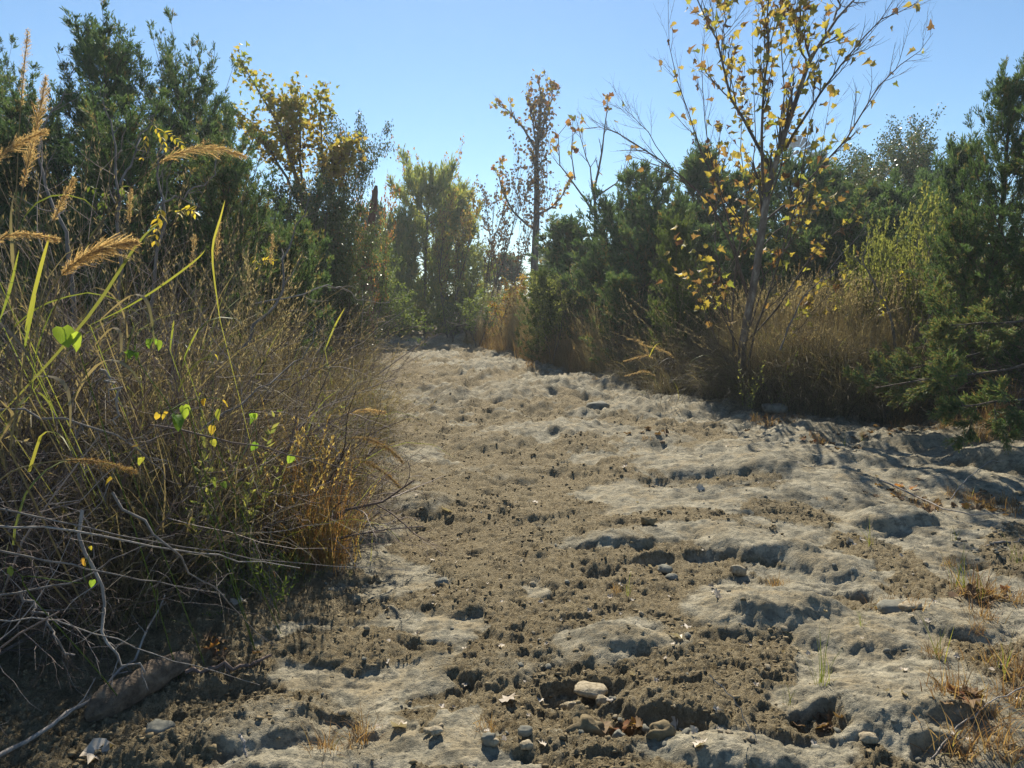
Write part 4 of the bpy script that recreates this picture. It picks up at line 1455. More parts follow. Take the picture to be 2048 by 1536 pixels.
# left bank slope
field(FINE, 60, region(5.2, 14, .1, 1.2, -1), 'tan drooping grass clump', 'grass', 'drooping grass clumps along the left side of the bed', .7, 1.15, 'arching_grass', lean=(0, .35))
field(FINE, 30, region(14, 30, -.2, 1.5, -1), 'distant tan grass clump', 'grass', 'distant grass clumps on the left', .8, 1.3, 'arching_grass', lean=(0, .2))
field(TALLP, 6, region(4.2, 7.5, .5, 2.4, -1), 'pale straw grass', 'grass', 'pale straw grass in the left thicket', .8, 1.15, 'upright_grass', .25)
SWG = [recol_light(clump(170 + i, 110, (.9, 1.9), .007, .2, (.2, 1.3), .15, (.45, .3), .25, K=8, heads=16), 'straw') for i in range(3)]


def sw_xy():
    Y_ = rng.uniform(3.6, 6.2)
    return at(rng.uniform(10, 520), 700, Y_)[0], Y_


field(SWG, 12, sw_xy, 'tall loose switch grass', 'grass', 'tall loose grass rising before the left junipers', .7, 1.0, 'switch_grass', .12)
field(TALL, 18, region(8.5, 14, .8, 2.6, -1), 'upright straw coloured grass', 'grass', 'upright straw grass on the left bank', .8, 1.15, 'upright_grass')
field(WIDE, 18, region(3.6, 6.5, .6, 2.6, -1), 'broad bladed tall grass', 'grass', 'broad bladed grass in the left thicket', .8, 1.25, 'broad_grass')
field(FINE, 16, region(3.2, 6.0, .3, 1.8, -1), 'dead brown grass clump', 'grass', 'dead brown grass low in the left thicket', .8, 1.2, 'arching_grass')
field([recol_light(RUST[0], 'orange_straw'), recol_light(RUST[1], 'orange_straw')], 5, lambda: ((lambda p: p)(gp(rng.uniform(540, 670), rng.uniform(1030, 1130)))), 'bright rusty orange grass', 'grass', 'bright rusty clumps at the thicket edge', .7, .95, 'rusty_grass', lean=(0, .25))
field(WIDE, 10, region(3.5, 4.9, .05, .8, -1), 'broad bladed shading grass', 'grass', 'broad bladed grass at the thicket edge', .6, .9, 'broad_grass')
field(FINE, 26, region(8.8, 10.6, -.15, .7, 1), 'big dark fountain like grass clump', 'grass', 'big dark grass clumps at the foot of the right bank', .8, 1.15, 'arching_grass', tilt=.1)
field([DS[0], DS[2]], 12, region(9.2, 11.5, .3, 1.6, 1), 'dead twiggy shrub in the bank grass', 'shrub', 'dead shrubs in the bank grass', .7, 1.0, 'dead_shrub', .2)


def rust_xy():
    py = rng.uniform(694, 752)
    px = np.interp(py, [690, 715, 752], [950, 1030, 1190]) + rng.uniform(-15, 70)
    return gp(px, py)


field(RUST, 44, rust_xy, 'rusty tan grass bunch', 'grass', 'rusty tan grass at the bend', .7, 1.15, 'rusty_grass')
def pale_xy():
    py = rng.uniform(700, 765)
    px = np.interp(py, [690, 715, 765], [985, 1060, 1250]) + rng.uniform(-15, 60)
    return gp(px, py)


field(TALLP, 26, pale_xy, 'pale straw grass bunch', 'grass', 'pale straw grass before the cedars at the bend', .75, 1.15, 'upright_grass')
field(FINE, 8, lambda: gp(rng.uniform(1230, 1420), rng.uniform(775, 800)), 'dark arching grass bunch', 'grass', 'dark grass under the shaded junipers', .7, 1.0, 'arching_grass')
field(FINE, 14, region(3.2, 5.0, -.15, .35, -1), 'dark brown grass hanging over the mud', 'grass', 'dark grass hanging over the mud', .55, .85, 'arching_grass', lean=(0, .3))
# tufts on the bed
for px, py, s_ in [(1640, 892, 1.1), (1625, 885, .9), (1725, 882, .7), (1540, 858, 1.2), (1575, 855, 1.0), (1600, 850, .8), (1800, 985, 1.0), (1830, 1000, .9), (1860, 1010, 1.0), (1905, 990, 1.2),
                   (1940, 1000, 1.3), (1975, 1010, 1.2), (2010, 1000, 1.4), (2035, 1020, 1.2), (1720, 900, .6), (1555, 1160, .9), (1775, 1205, 1.0), (1830, 1230, .8), (1960, 1240, .9), (1950, 1275, .8),
                   (728, 1460, .9), (645, 1500, .8), (975, 1470, .6), (1290, 890, .7), (1100, 750, 1.2), (1060, 745, 1.4), (1140, 765, 1.2), (1190, 775, 1.1), (1510, 850, 1.0), (1900, 1130, .9), (1870, 1320, .7), (1230, 1195, .6),
                   (1945, 1190, 1.3), (1965, 1180, 1.1), (2030, 1200, 1.0), (1900, 1440, 1.4), (1960, 1470, 1.3), (2010, 1420, 1.3), (2040, 1370, 1.3), (1930, 1520, 1.5), (2000, 1530, 1.4), (1990, 1340, 1.0), (1655, 1000, .5),
                   (1920, 880, 1.2), (1860, 870, 1.3), (1810, 868, 1.2), (1880, 890, 1.0), (1270, 760, 1.3), (1310, 790, 1.0)]:
    x, y = gp(px, py)
    plant('grass_tuft', TUFT[rng.integers(4)], (x, y, float(height(np.array([x]), np.array([y]))[0][0]) - .005), locate('short reddish grass tuft', x, y, 0), 'grass',
          'short reddish tufts on the creek bed', rng.uniform(0, 6), s_ * rng.uniform(.8, 1.2))
for px, py, s_ in [(1740, 1095, 1.1), (1648, 1400, 1.3), (1640, 1380, 1.0), (1908, 1080, .9), (1915, 1170, 1.4), (1930, 1180, 1.3), (1960, 1200, 1.0), (2035, 1130, 1.0), (1690, 900, .9), (1725, 890, .9), (1575, 1420, .7), (1255, 1200, .8),
                   (2000, 1360, 1.2), (1880, 1330, 1.0), (1720, 1270, .7), (740, 700, 2.5), (720, 705, 2.8), (700, 712, 2.5), (690, 720, 2.4), (730, 712, 2.0), (700, 1150, .6), (1885, 850, 1.6), (1950, 900, 1.0)]:
    x, y = gp(px, py)
    plant('grass_sprig', SPRIG[rng.integers(3)], (x, y, hz(x, y)), locate('thin green grass sprig', x, y, 0), 'grass', 'thin green sprigs on the creek bed', rng.uniform(0, 6), s_)


# plumed grass stalks of the left thicket
def plume_stalk(seed, pix, Y, plen, thick, label, nsp=260, blades_n=2, head='plume', ybow=.0):
    rg = np.random.default_rng(seed)
    Ys = np.linspace(Y + rg.uniform(-.1, .1) + ybow, Y, len(pix))
    pts = np.array([at(a, b, yy) for (a, b), yy in zip(pix, Ys)])
    K = 16
    d = np.concatenate([[0], np.cumsum(np.linalg.norm(np.diff(pts, axis=0), axis=1))])
    tt = np.linspace(0, d[-1], K)
    # smooth interpolation through Catmull style blending
    pp = np.stack([np.interp(tt, d, pts[:, i]) for i in range(3)], 1)
    for _ in range(2):
        pp[1:-1] = (pp[:-2] + 2 * pp[1:-1] + pp[2:]) / 4
    base = pp[0].copy()
    g = hz(base[0], base[1])
    root = empty('plume_grass', (base[0], base[1], g), label, 'grass', 'plumed grass stalks of the left thicket')
    off = np.array([base[0], base[1], g])
    full = np.concatenate([[off + np.array([rg.normal() * .1, .7, -.02])], pp]) - off
    mb = MB()
    add_tubes(mb, full[None], np.linspace(.0036, .0014, K + 1)[None], 5, .8 if seed % 2 else .5)
    link('stem', mb.mesh('stem', True), 'straw', root)
    # plume
    q = d[-1] - plen
    u = rg.random(nsp) ** .9
    f = np.clip((q + u * plen) / d[-1] * (K - 1), 0, K - 1.01)
    a = f.astype(int)
    P = pp[a] + (pp[a + 1] - pp[a]) * (f - a)[:, None] - off
    T = nrm(pp[a + 1] - pp[a])
    env = thick * np.sin(np.clip(u * .93 + .09, 0, 1) * math.pi) ** .7
    dv = nrm(T * 1.7 + rdir(rg, nsp) * .85)
    env = env * (.45 + .9 * rg.random(14)[(u * 13.9).astype(int)])
    L = env * rg.uniform(.5, 2.6, nsp) + .012
    Kk = 4
    s_ = np.linspace(0, 1, Kk)
    RP = P[:, None] + dv[:, None] * (L[:, None] * s_)[..., None]
    RP[:, :, 2] -= (L[:, None] * s_ ** 2) * .18
    hb = MB()
    add_ribbons(hb, RP, np.array([[.0006, .0011, .0011, .0004]]) * (1 + thick * 10), rdir(rg, nsp), rg.random(nsp))
    # spikelets
    n3 = nsp * 4
    k = rg.integers(0, nsp, n3)
    w = rg.uniform(.3, 1.0, n3)
    SP = P[k] + dv[k] * (L[k] * w)[:, None]
    SP[:, 2] -= L[k] * w ** 2 * .18
    SP += rg.normal(size=SP.shape) * .0022
    add_inst(hb, DIA_V * np.array([.26, 1, 1]), DIA_T, SP, nrm(dv[k] + rdir(rg, n3) * .9), rdir(rg, n3), rg.uniform(.004, .010, n3), rg.random(n3))
    link('seed_plume', hb.mesh('seed_plume'), head, root)
    # leaves from the stem
    for j in range(blades_n):
        f0 = rg.uniform(.05, .55)
        p0 = np.array([np.interp(f0 * K, np.arange(K + 1), full[:, i]) for i in range(3)])
        az = rg.uniform(0, 6.28)
        P_, w_, s2 = blades(rg, 1, (.35, .6), .013, .4, (.6, 2.0), 0, 8, az0=az, azs=.1)
        bb = MB()
        add_ribbons(bb, P_ + p0, w_, s2, rg.random(1))
        link('blade', bb.mesh('blade'), 'green_blade' if rg.random() < .5 else 'straw', root)
    return root


plume_stalk(1, [(20, 900), (28, 700), (30, 450), (38, 250), (48, 130), (56, 62)], 3.0, .30, .014, 'tall thin plume nearest the left edge, reaching highest into the sky', 160)
plume_stalk(2, [(5, 800), (25, 600), (38, 400), (55, 330), (78, 240), (92, 155)], 2.9, .45, .030, 'tall thick tan plume leaning right beside the thinnest tall plume', 420)
plume_stalk(3, [(-60, 700), (-50, 450), (-20, 320), (30, 285), (92, 262)], 2.7, .28, .022, 'horizontal tan plume entering from the left edge, upper one', 300)
plume_stalk(4, [(-60, 900), (-50, 600), (-20, 470), (40, 462), (115, 478)], 2.5, .30, .014, 'horizontal narrow plume entering from the left edge, lower one', 260)
plume_stalk(5, [(20, 900), (50, 700), (105, 560), (150, 520), (210, 490), (272, 484)], 2.3, .30, .036, 'thickest fluffy plume, curving right over the green blades', 620)
plume_stalk(6, [(60, 800), (110, 600), (200, 440), (308, 325), (370, 290), (430, 282), (490, 312)], 3.0, .40, .030, 'long arching plume drooping right in front of the junipers', 330)
plume_stalk(7, [(60, 800), (80, 600), (104, 440), (125, 400), (148, 358)], 2.9, .2, .018, 'short upright plume left of the broad green blade', 200)
plume_stalk(8, [(240, 900), (250, 700), (256, 520), (258, 440), (262, 380)], 3.4, .16, .012, 'slim upright plume in front of the bare grey sapling', 130)
plume_stalk(9, [(-40, 1000), (20, 940), (100, 922), (180, 918), (268, 942)], 2.3, .26, .014, 'low orange plume arching over the tangle of dead twigs', 260, head='rust_straw')
plume_stalk(10, [(400, 800), (420, 620), (432, 520), (440, 440)], 4.2, .25, .014, 'slim plume standing behind the pale snapped cane', 130)
plume_stalk(11, [(520, 760), (535, 640), (540, 540), (545, 470)], 4.8, .2, .012, 'slim plume standing left of the twiggy grey bush', 110)
plume_stalk(12, [(330, 900), (370, 700), (378, 560), (390, 470)], 3.8, .2, .012, 'slim plume in the middle of the left thicket', 110)
plume_stalk(13, [(560, 940), (640, 890), (720, 870), (790, 900), (805, 925)], 4.6, .42, .030, 'golden plume drooping onto the creek bed, upper one of two', 420, head='rust_straw')
plume_stalk(14, [(560, 980), (640, 930), (720, 915), (780, 950), (800, 975)], 4.5, .38, .026, 'golden plume drooping onto the creek bed, lower one of two', 360, head='rust_straw')
plume_stalk(15, [(560, 1000), (610, 870), (680, 830), (740, 815), (770, 825)], 4.9, .3, .022, 'pale plume arching over the edge of the left grass slope', 240)
for i, (a, b, c_) in enumerate([((1330, 760), (1280, 680), (1254, 678)), ((1350, 780), (1300, 708), (1248, 722)), ((1360, 790), (1290, 740), (1250, 752)), ((1390, 760), (1330, 700), (1290, 690))]):
    pr = plume_stalk(30 + i, [a, ((a[0] + b[0]) / 2 - 5, (a[1] + b[1]) / 2 - 8), b, c_], 9.4, .45, .03,
                     ['highest', 'second', 'third', 'backmost'][i] + ' pale plume arching left from the shaded bank grass', 160, 1)
    pr['group'] = 'plumes arching from the shaded bank grass'
for i, (px, py, tx, ty) in enumerate([(1590, 640, 1600, 520), (1625, 640, 1640, 530), (1660, 640, 1652, 540), (1720, 640, 1725, 560), (1560, 660, 1552, 550)]):
    pr = plume_stalk(40 + i, [(px, py), (px + 3, (py + ty) / 2), (tx, ty)], 12, .3, .02, 'slim rusty seed plume standing above the golden bank grass', 110, 0, 'rust_straw')
    pr['group'] = 'rusty plumes above the golden bank grass'


# broad green blades
def blade_obj(seed, pix, Y, w, label, mat='green_blade', tint=.7):
    rg = np.random.default_rng(seed)
    Ys = np.linspace(Y + .15, Y, len(pix))
    pts = np.array([at(a, b, yy) for (a, b), yy in zip(pix, Ys)])
    K = 12
    tt = np.linspace(0, len(pts) - 1, K)
    pp = np.stack([np.interp(tt, np.arange(len(pts)), pts[:, i]) for i in range(3)], 1)
    for _ in range(2):
        pp[1:-1] = (pp[:-2] + 2 * pp[1:-1] + pp[2:]) / 4
    g = hz(pp[0][0], pp[0][1])
    off = np.array([pp[0][0], pp[0][1], g])
    pp = np.concatenate([[off + np.array([-.1, .95, 0])], pp]) - off
    s_ = np.linspace(0, 1, K + 1)
    mb = MB()
    add_ribbons(mb, pp[None], (w * .8 * np.sin(np.clip(s_ * 1.05 - .05, 0, 1) * math.pi) ** .7 + .0008)[None], nrm(np.array([[1., .35, .2]])), np.clip(tint + .25 * s_[None], 0, 1))
    o = link('bent_grass', mb.mesh('bent_grass', True), mat)
    o.location = off
    return tag(o, label, 'grass', 'single long blades of the left thicket')


blade_obj(1, [(50, 660), (65, 600), (85, 520), (100, 468)], 2.5, .014, 'bright green blade turning yellow at its tip beside the thick plume')
blade_obj(2, [(48, 700), (60, 640), (72, 590)], 2.5, .012, 'short bright green blade below the yellow tipped one', tint=.55)
blade_obj(3, [(0, 640), (20, 580), (38, 500)], 2.6, .011, 'green blade nearest the left edge', tint=.5)
blade_obj(4, [(180, 650), (250, 618), (320, 575), (400, 515), (410, 500)], 2.8, .012, 'yellow green blade rising to the right in front of the dark thicket', tint=.6)
blade_obj(5, [(0, 830), (90, 735), (200, 610), (280, 470), (330, 440)], 2.4, .012, 'long olive cane like blade crossing the thicket from lower left', tint=.1)
blade_obj(6, [(150, 800), (165, 760), (200, 720), (230, 715), (270, 740), (285, 780)], 2.5, .014, 'curled tan dead blade arching above the twig tangle', 'straw', .6)
blade_obj(7, [(40, 760), (90, 748), (130, 760), (142, 800), (140, 870)], 2.3, .014, 'curled brown dead blade hanging at the left', 'straw', .55)
blade_obj(8, [(200, 640), (260, 585), (290, 590), (303, 625), (310, 700)], 2.6, .014, 'curved pale dead blade bent over like a hook', 'straw', .62)
blade_obj(9, [(190, 690), (225, 650), (245, 665), (240, 740)], 2.6, .013, 'small hooked tan dead blade left of the tall hooked one', 'straw', .55)
blade_obj(10, [(0, 880), (30, 830), (0, 800)], 2.3, .012, 'short bent brown blade at the left edge', 'straw', .4)
blade_obj(11, [(340, 700), (345, 660), (348, 640)], 3.2, .010, 'small upright green blade in the middle of the thicket', tint=.55)
blade_obj(12, [(368, 715), (385, 680), (398, 655)], 3.2, .010, 'small leaning green blade in the middle of the thicket', tint=.55)
blade_obj(13, [(0, 565), (40, 566), (60, 560)], 2.5, .008, 'horizontal green blade at the left edge', tint=.5)
blade_obj(14, [(650, 700), (670, 650), (690, 615)], 6.5, .02, 'long green blade standing out of the left grass slope', tint=.7)
blade_obj(15, [(440, 640), (420, 500), (440, 440), (450, 400)], 3.0, .010, 'yellowing upright blade before the dark junipers', tint=.8)


DSB = [dead_shrub(210, 5, 1.3, .014, (8, 5), 1.1), dead_shrub(211, 5, 1.2, .012, (7, 6), 1.3)]
field(DSB, 18, region(2.7, 4.6, .0, 1.5, -1), 'coarse forked dead shrub', 'shrub', 'coarse forked dead shrubs in the left thicket', .75, 1.1, 'dead_shrub', .4)
field(DS, 60, region(2.6, 5.2, .0, 1.7, -1), 'leafless grey brown shrub', 'shrub', 'leafless shrubs tangled in the left thicket', .7, 1.15, 'dead_shrub', .35)
field(DS, 16, region(5.6, 9.5, .8, 2.4, -1), 'leafless twiggy grey bush', 'shrub', 'leafless bushes on the left grass slope', .8, 1.2, 'dead_shrub', .3, lean=(0, .2))
field(DS, 10, region(9.5, 14, .2, 2.0, -1), 'distant leafless grey bush', 'shrub', 'leafless bushes far up the left slope', 1.0, 1.5, 'dead_shrub', .2)
field(DS, 10, region(6.8, 9.5, .6, 2.4, 1), 'shaded leafless grey shrub', 'shrub', 'leafless shrubs on the right bank', .8, 1.1, 'dead_shrub', .2)
field(DS, 8, region(11, 17, .6, 2.2, 1), 'grey twiggy shrub', 'shrub', 'grey shrubs before the shaded junipers', .9, 1.3, 'dead_shrub', .2)


# long canes and fallen branches
def cane(seed, pix, Ys, r0, r1, label, mat='gray_twig', twigs=0, name='dead_cane', cat='cane', ground=False):
    rg = np.random.default_rng(seed)
    if ground:
        pts = []
        for (a, b), lift in zip(pix, Ys):
            x, y = gp(a, b, lift)
            pts.append((x, y, hz(x, y) + lift if lift < .02 else lift))
        pts = np.array(pts)
    else:
        pts = np.array([at(a, b, yy) for (a, b), yy in zip(pix, Ys)])
    K = 14
    tt = np.linspace(0, len(pts) - 1, K)
    pp = np.stack([np.interp(tt, np.arange(len(pts)), pts[:, i]) for i in range(3)], 1)
    pp[1:-1] = (pp[:-2] + 2 * pp[1:-1] + pp[2:]) / 4
    pp[1:-1] += rg.normal(size=(K - 2, 3)) * (.012 if twigs else .004)
    off = pp[0].copy()
    pp -= off
    L = np.linalg.norm(pp[-1])
    rad = np.linspace(r0, r1, K)
    me = chains_mesh(name, [(pp, rad)], 6)
    if twigs:
        root = empty(name, tuple(off), label, cat)
        link('stem', me, mat, root)
        o = [[], [], [], []]
        sprout(rg, pp, rad, L, 0, 2, o, (twigs, 3), .8, 0, .2, .22)
        link('twigs', chains_mesh('twigs', o[1] + o[2], 4), mat, root)
        return root
    ob = link(name, me, mat)
    ob.location = off
    return tag(ob, label, cat)


cane(1, [(-30, 1012), (120, 1045), (330, 1088), (560, 1125), (830, 1142)], [2.3, 2.4, 2.6, 2.9, 3.2], .0035, .0012, 'longest pale dead cane stretching right over the creek bed')
cane(2, [(-30, 1050), (160, 1062), (330, 1098), (470, 1118), (600, 1136)], [2.3, 2.4, 2.55, 2.75, 2.9], .0042, .002, 'pale cane lying just under the longest dead cane', 'pale_twig')
cane(3, [(-30, 1095), (150, 1130), (300, 1165), (450, 1190)], [2.2, 2.35, 2.5, 2.7], .004, .0015, 'thin dead cane ending above the shaded mud')
cane(4, [(300, 850), (480, 885), (650, 925), (780, 960), (900, 1010)], [3.0, 3.1, 3.4, 3.8, 4.3], .005, .0012, 'thin dark cane reaching right past the golden plumes', 'dead_twig')
cane(5, [(225, 985), (320, 1080), (400, 1150), (450, 1190), (545, 1290)], [2.5, 2.5, 2.6, 2.7, 2.9], .005, .0015, 'straight dead stem slanting down right to the mud', 'gray_twig', 4)
cane(6, [(-30, 1238), (120, 1240), (250, 1290), (380, 1330), (520, 1370)], [2.3, 2.35, 2.4, 2.5, 2.6], .0028, .001, 'thin straight pale stem low over the shaded mud', 'pale_twig')
cane(7, [(-20, 1520), (80, 1465), (180, 1400), (240, 1345), (300, 1265), (330, 1190)], [.02, .02, .03, .05, .12, .22], .009, .004, 'long pale dead branch lying in the shade at bottom left', 'pale_twig', 6, 'fallen_branch', 'branch', True)
cane(8, [(165, 1020), (190, 1150), (205, 1260), (235, 1310), (290, 1345)], [2.7, 2.6, 2.55, 2.5, 2.5], .007, .0035, 'thick pale forked dead branch hanging down the middle of the tangle', 'pale_twig', 7, 'dead_branch', 'branch')
cane(9, [(40, 1180), (80, 1230), (120, 1290), (150, 1310)], [2.5, 2.5, 2.45, 2.4], .006, .003, 'thick grey dead branch hanging at the left edge of the mud', 'gray_twig', 5, 'dead_branch', 'branch')
cane(10, [(0, 1190), (150, 1165), (240, 1110), (350, 1070)], [2.3, 2.4, 2.5, 2.6], .004, .0015, 'dead cane rising to the right across the lower tangle')
cane(11, [(0, 820), (180, 850), (300, 900), (330, 960)], [2.6, 2.7, 2.8, 2.9], .005, .002, 'grey dead branch crossing the upper tangle', 'gray_twig', 7, 'dead_branch', 'branch')
cane(12, [(200, 740), (225, 770), (240, 800), (232, 850)], [2.7, 2.7, 2.7, 2.7], .006, .003, 'short thick pale dead branch below the broad blades', 'pale_twig', 6, 'dead_branch', 'branch')
cane(13, [(400, 860), (500, 790), (600, 720), (640, 650)], [3.6, 3.8, 4.2, 4.4], .006, .002, 'grey dead branch rising right at the edge of the grass slope', 'gray_twig', 7, 'dead_branch', 'branch')
cane(14, [(480, 700), (560, 600), (580, 480), (630, 380)], [5.0, 5.2, 5.4, 5.5], .012, .003, 'grey bare sapling trunk leaning right before the dark shrubs', 'gray_twig', 6, 'bare_sapling', 'sapling')
cane(15, [(500, 610), (560, 600), (640, 575), (680, 570), (720, 600), (780, 605)], [6.5, 6.6, 6.8, 7, 7.2, 7.4], .009, .003, 'pale bare branch arching out over the twiggy bush', 'pale_twig', 6, 'dead_branch', 'branch')
cane(16, [(1760, 960), (1830, 990), (1880, 1015), (1940, 1030), (2010, 1025)], [.03, .03, .03, .04, .06], .008, .003, 'pale dead stick lying among the rusty tufts at right', 'pale_twig', 0, 'stick', 'stick', True)
cane(17, [(1960, 1095), (2000, 1085), (2060, 1078)], [.02, .03, .05], .009, .006, 'grey stick lying at the right edge', 'gray_twig', 0, 'stick', 'stick', True)
cane(18, [(480, 1470), (488, 1495), (492, 1515)], [.06, .04, .02], .006, .004, 'short pale broken stick poking from the mud mound', 'pale_twig', 0, 'stick', 'stick', True)
cane(19, [(370, 1345), (440, 1335), (500, 1325), (543, 1310)], [.02, .02, .02, .03], .010, .006, 'dark stick beside the brown log', 'dead_twig', 2, 'stick', 'stick', True)
cane(20, [(1240, 770), (1330, 790), (1400, 800), (1450, 815)], [.05, .04, .04, .04], .016, .008, 'dark fallen branch along the foot of the shaded bank', 'dead_twig', 5, 'fallen_branch', 'branch', True)
cane(21, [(1420, 1350), (1470, 1400), (1500, 1460), (1520, 1536)], [.28, .2, .1, .0], .0022, .0014, 'thin bent yellow straw standing near the bottom', 'pale_twig', 0, 'straw_stem', 'straw', True)
cane(22, [(1860, 1520), (1920, 1450), (1990, 1400), (2060, 1365)], [.02, .08, .14, .2], .003, .002, 'thin pale straw slanting up at the bottom right', 'pale_twig', 0, 'straw_stem', 'straw', True)
cane(23, [(1900, 1000), (1930, 960), (1975, 925), (2010, 920)], [.02, .15, .25, .25], .004, .002, 'hooped pale grass stem over the rusty tufts', 'pale_twig', 0, 'straw_stem', 'straw', True)

# bare grey saplings behind the plumes
for i, (path, Ys, r0, lab) in enumerate([
    ([(150, 640), (135, 470), (105, 400), (82, 320), (90, 240), (130, 180)], 4.6, .014, 'bare grey sapling forking left before the tallest juniper'),
    ([(238, 620), (240, 480), (232, 330), (226, 250), (205, 200)], 5.0, .013, 'bare grey sapling standing upright in front of the junipers'),
    ([(240, 370), (270, 310), (285, 270), (310, 230)], 5.0, .008, 'thin bare fork beside the upright grey sapling'),
    ([(300, 640), (330, 420), (318, 370), (312, 290), (350, 250)], 5.2, .012, 'bare grey sapling carrying the yellow compound leaves'),
    ([(310, 420), (370, 385), (420, 370), (440, 300)], 5.2, .008, 'thin grey side stem reaching right toward the sky'),
    ([(1790, 720), (1780, 640), (1760, 580), (1720, 520), (1740, 470)], 9.6, .022, 'grey bare shrub stem in front of the light green bush'),
    ([(1850, 720), (1855, 640), (1880, 590), (1860, 520), (1850, 470)], 9.2, .022, 'grey crooked bare stem right of the light green bush'),
    ([(1950, 760), (1940, 660), (1900, 590), (1930, 540), (1990, 480)], 8.6, .022, 'grey bare stem in front of the right edge juniper'),
    ([(1560, 700), (1600, 600), (1660, 540), (1740, 440)], 9.3, .012, 'long leaning bare stem right of the big sycamore foot'),
]):
    cane(50 + i, path, np.linspace(Ys, Ys + .3, len(path)), r0, .003, lab, 'gray_twig', 8, 'bare_sapling', 'sapling')


# compound yellow leaves
def compound(px, py, Y, L, n, ang, label, mat='yellow_leaf'):
    p = at(px, py, Y)
    root = empty('compound_leaf', tuple(p), label, 'leaf', 'compound leaves of the bare saplings')
    rg = np.random.default_rng(int(px))
    d = np.array([math.cos(ang), rg.uniform(-.3, .3), math.sin(ang)])
    K = 8
    s_ = np.linspace(0, 1, K)
    P = d[None] * (L * s_)[:, None]
    P[:, 2] -= L * .45 * s_ ** 2
    mb = MB()
    add_tubes(mb, P[None], np.full((1, K), .0014), 4)
    link('leaf_stalk', mb.mesh('leaf_stalk'), 'gray_twig', root)
    lf = mesh_from('leaflet', OVAL[0], OVAL[1], None, rg.random(len(OVAL[0])) * .3 + rg.uniform(.2, .6))
    lf.materials.append(MATS[mat])
    for k in range(n):
        for sgn in (-1, 1):
            if rg.random() < .12:
                continue
            f = (.2 + .8 * k / n) * (K - 1)
            a = min(int(f), K - 2)
            q = P[a] + (P[a + 1] - P[a]) * (f - a)
            t = nrm(P[a + 1] - P[a])
            sd = nrm(np.cross(t, np.array([0, 1., 0]))) * sgn * .7 + t * .5 + rg.normal(size=3) * .32 + np.array([0, 0, -.35])
            o = bpy.data.objects.new('leaflet', lf)
            COL.objects.link(o)
            o.parent = root
            o.location = q
            o.rotation_euler = Vector(sd).to_track_quat('Y', 'Z').to_euler()
            s2 = L * .36 * rg.uniform(.6, 1.2) * (1 - .3 * k / n)
            o.scale = (s2, s2, s2)


compound(325, 405, 4.6, .20, 7, 1.2 - 3.1, 'drooping bright yellow compound leaf, left one of the lower pair')
compound(340, 430, 4.6, .19, 8, .6, 'bright yellow compound leaf pointing right, right one of the lower pair')
compound(300, 240, 4.7, .16, 6, -.9, 'yellow compound leaf highest against the dark juniper')
compound(318, 262, 4.7, .15, 6, -.2, 'small yellow compound leaf just below the highest one')
compound(296, 262, 4.7, .15, 5, -2.0, 'small yellow compound leaf hanging left of the highest one')
compound(520, 525, 5.4, .14, 6, .5, 'yellow compound leaf right of the green blades, pointing up')
compound(505, 505, 5.4, .13, 5, -1.2, 'yellow compound leaf beside the one pointing up')
compound(238, 365, 4.9, .17, 6, -.9, 'dim green compound leaf on the upright grey sapling', 'herb_leaf')
compound(215, 375, 4.9, .17, 6, -2.2, 'dim green compound leaf left of the upright grey sapling', 'herb_leaf')
compound(170, 365, 4.9, .17, 6, -.6, 'dim green compound leaf in front of the tallest juniper', 'herb_leaf')
compound(1795, 530, 9.0, .2, 6, -1.0, 'yellow compound leaf on the light green bush')
compound(1765, 590, 9.0, .2, 6, -1.4, 'yellow compound leaf below the light green bush')


# heart shaped leaves
def leafobj(px, py, Y, size, tmpl, mat, label, name='vine_leaf', tint=.5, ang=-1.2, group=None):
    rg = np.random.default_rng(int(px * 7 + py))
    V = tmpl[0].copy()
    V[:, 2] += rg.normal(size=len(V)) * .03
    me = mesh_from(name, V, tmpl[1], None, np.full(len(V), tint), False)
    me.materials.append(MATS[mat])
    o = link(name, me, None)
    p = at(px, py, Y)
    o.location = p
    d = Vector((math.cos(ang), rg.uniform(-.4, .1), math.sin(ang)))
    o.rotation_euler = d.to_track_quat('Y', 'Z').to_euler()
    o.rotation_euler.rotate_axis('Y', 1.57 * round(0) + rg.normal() * .4 + (math.pi / 2 if abs(d.x) < -1 else 0))
    s_ = size / F * Y
    o.scale = (s_, s_, s_)
    return tag(o, label, 'leaf', group)


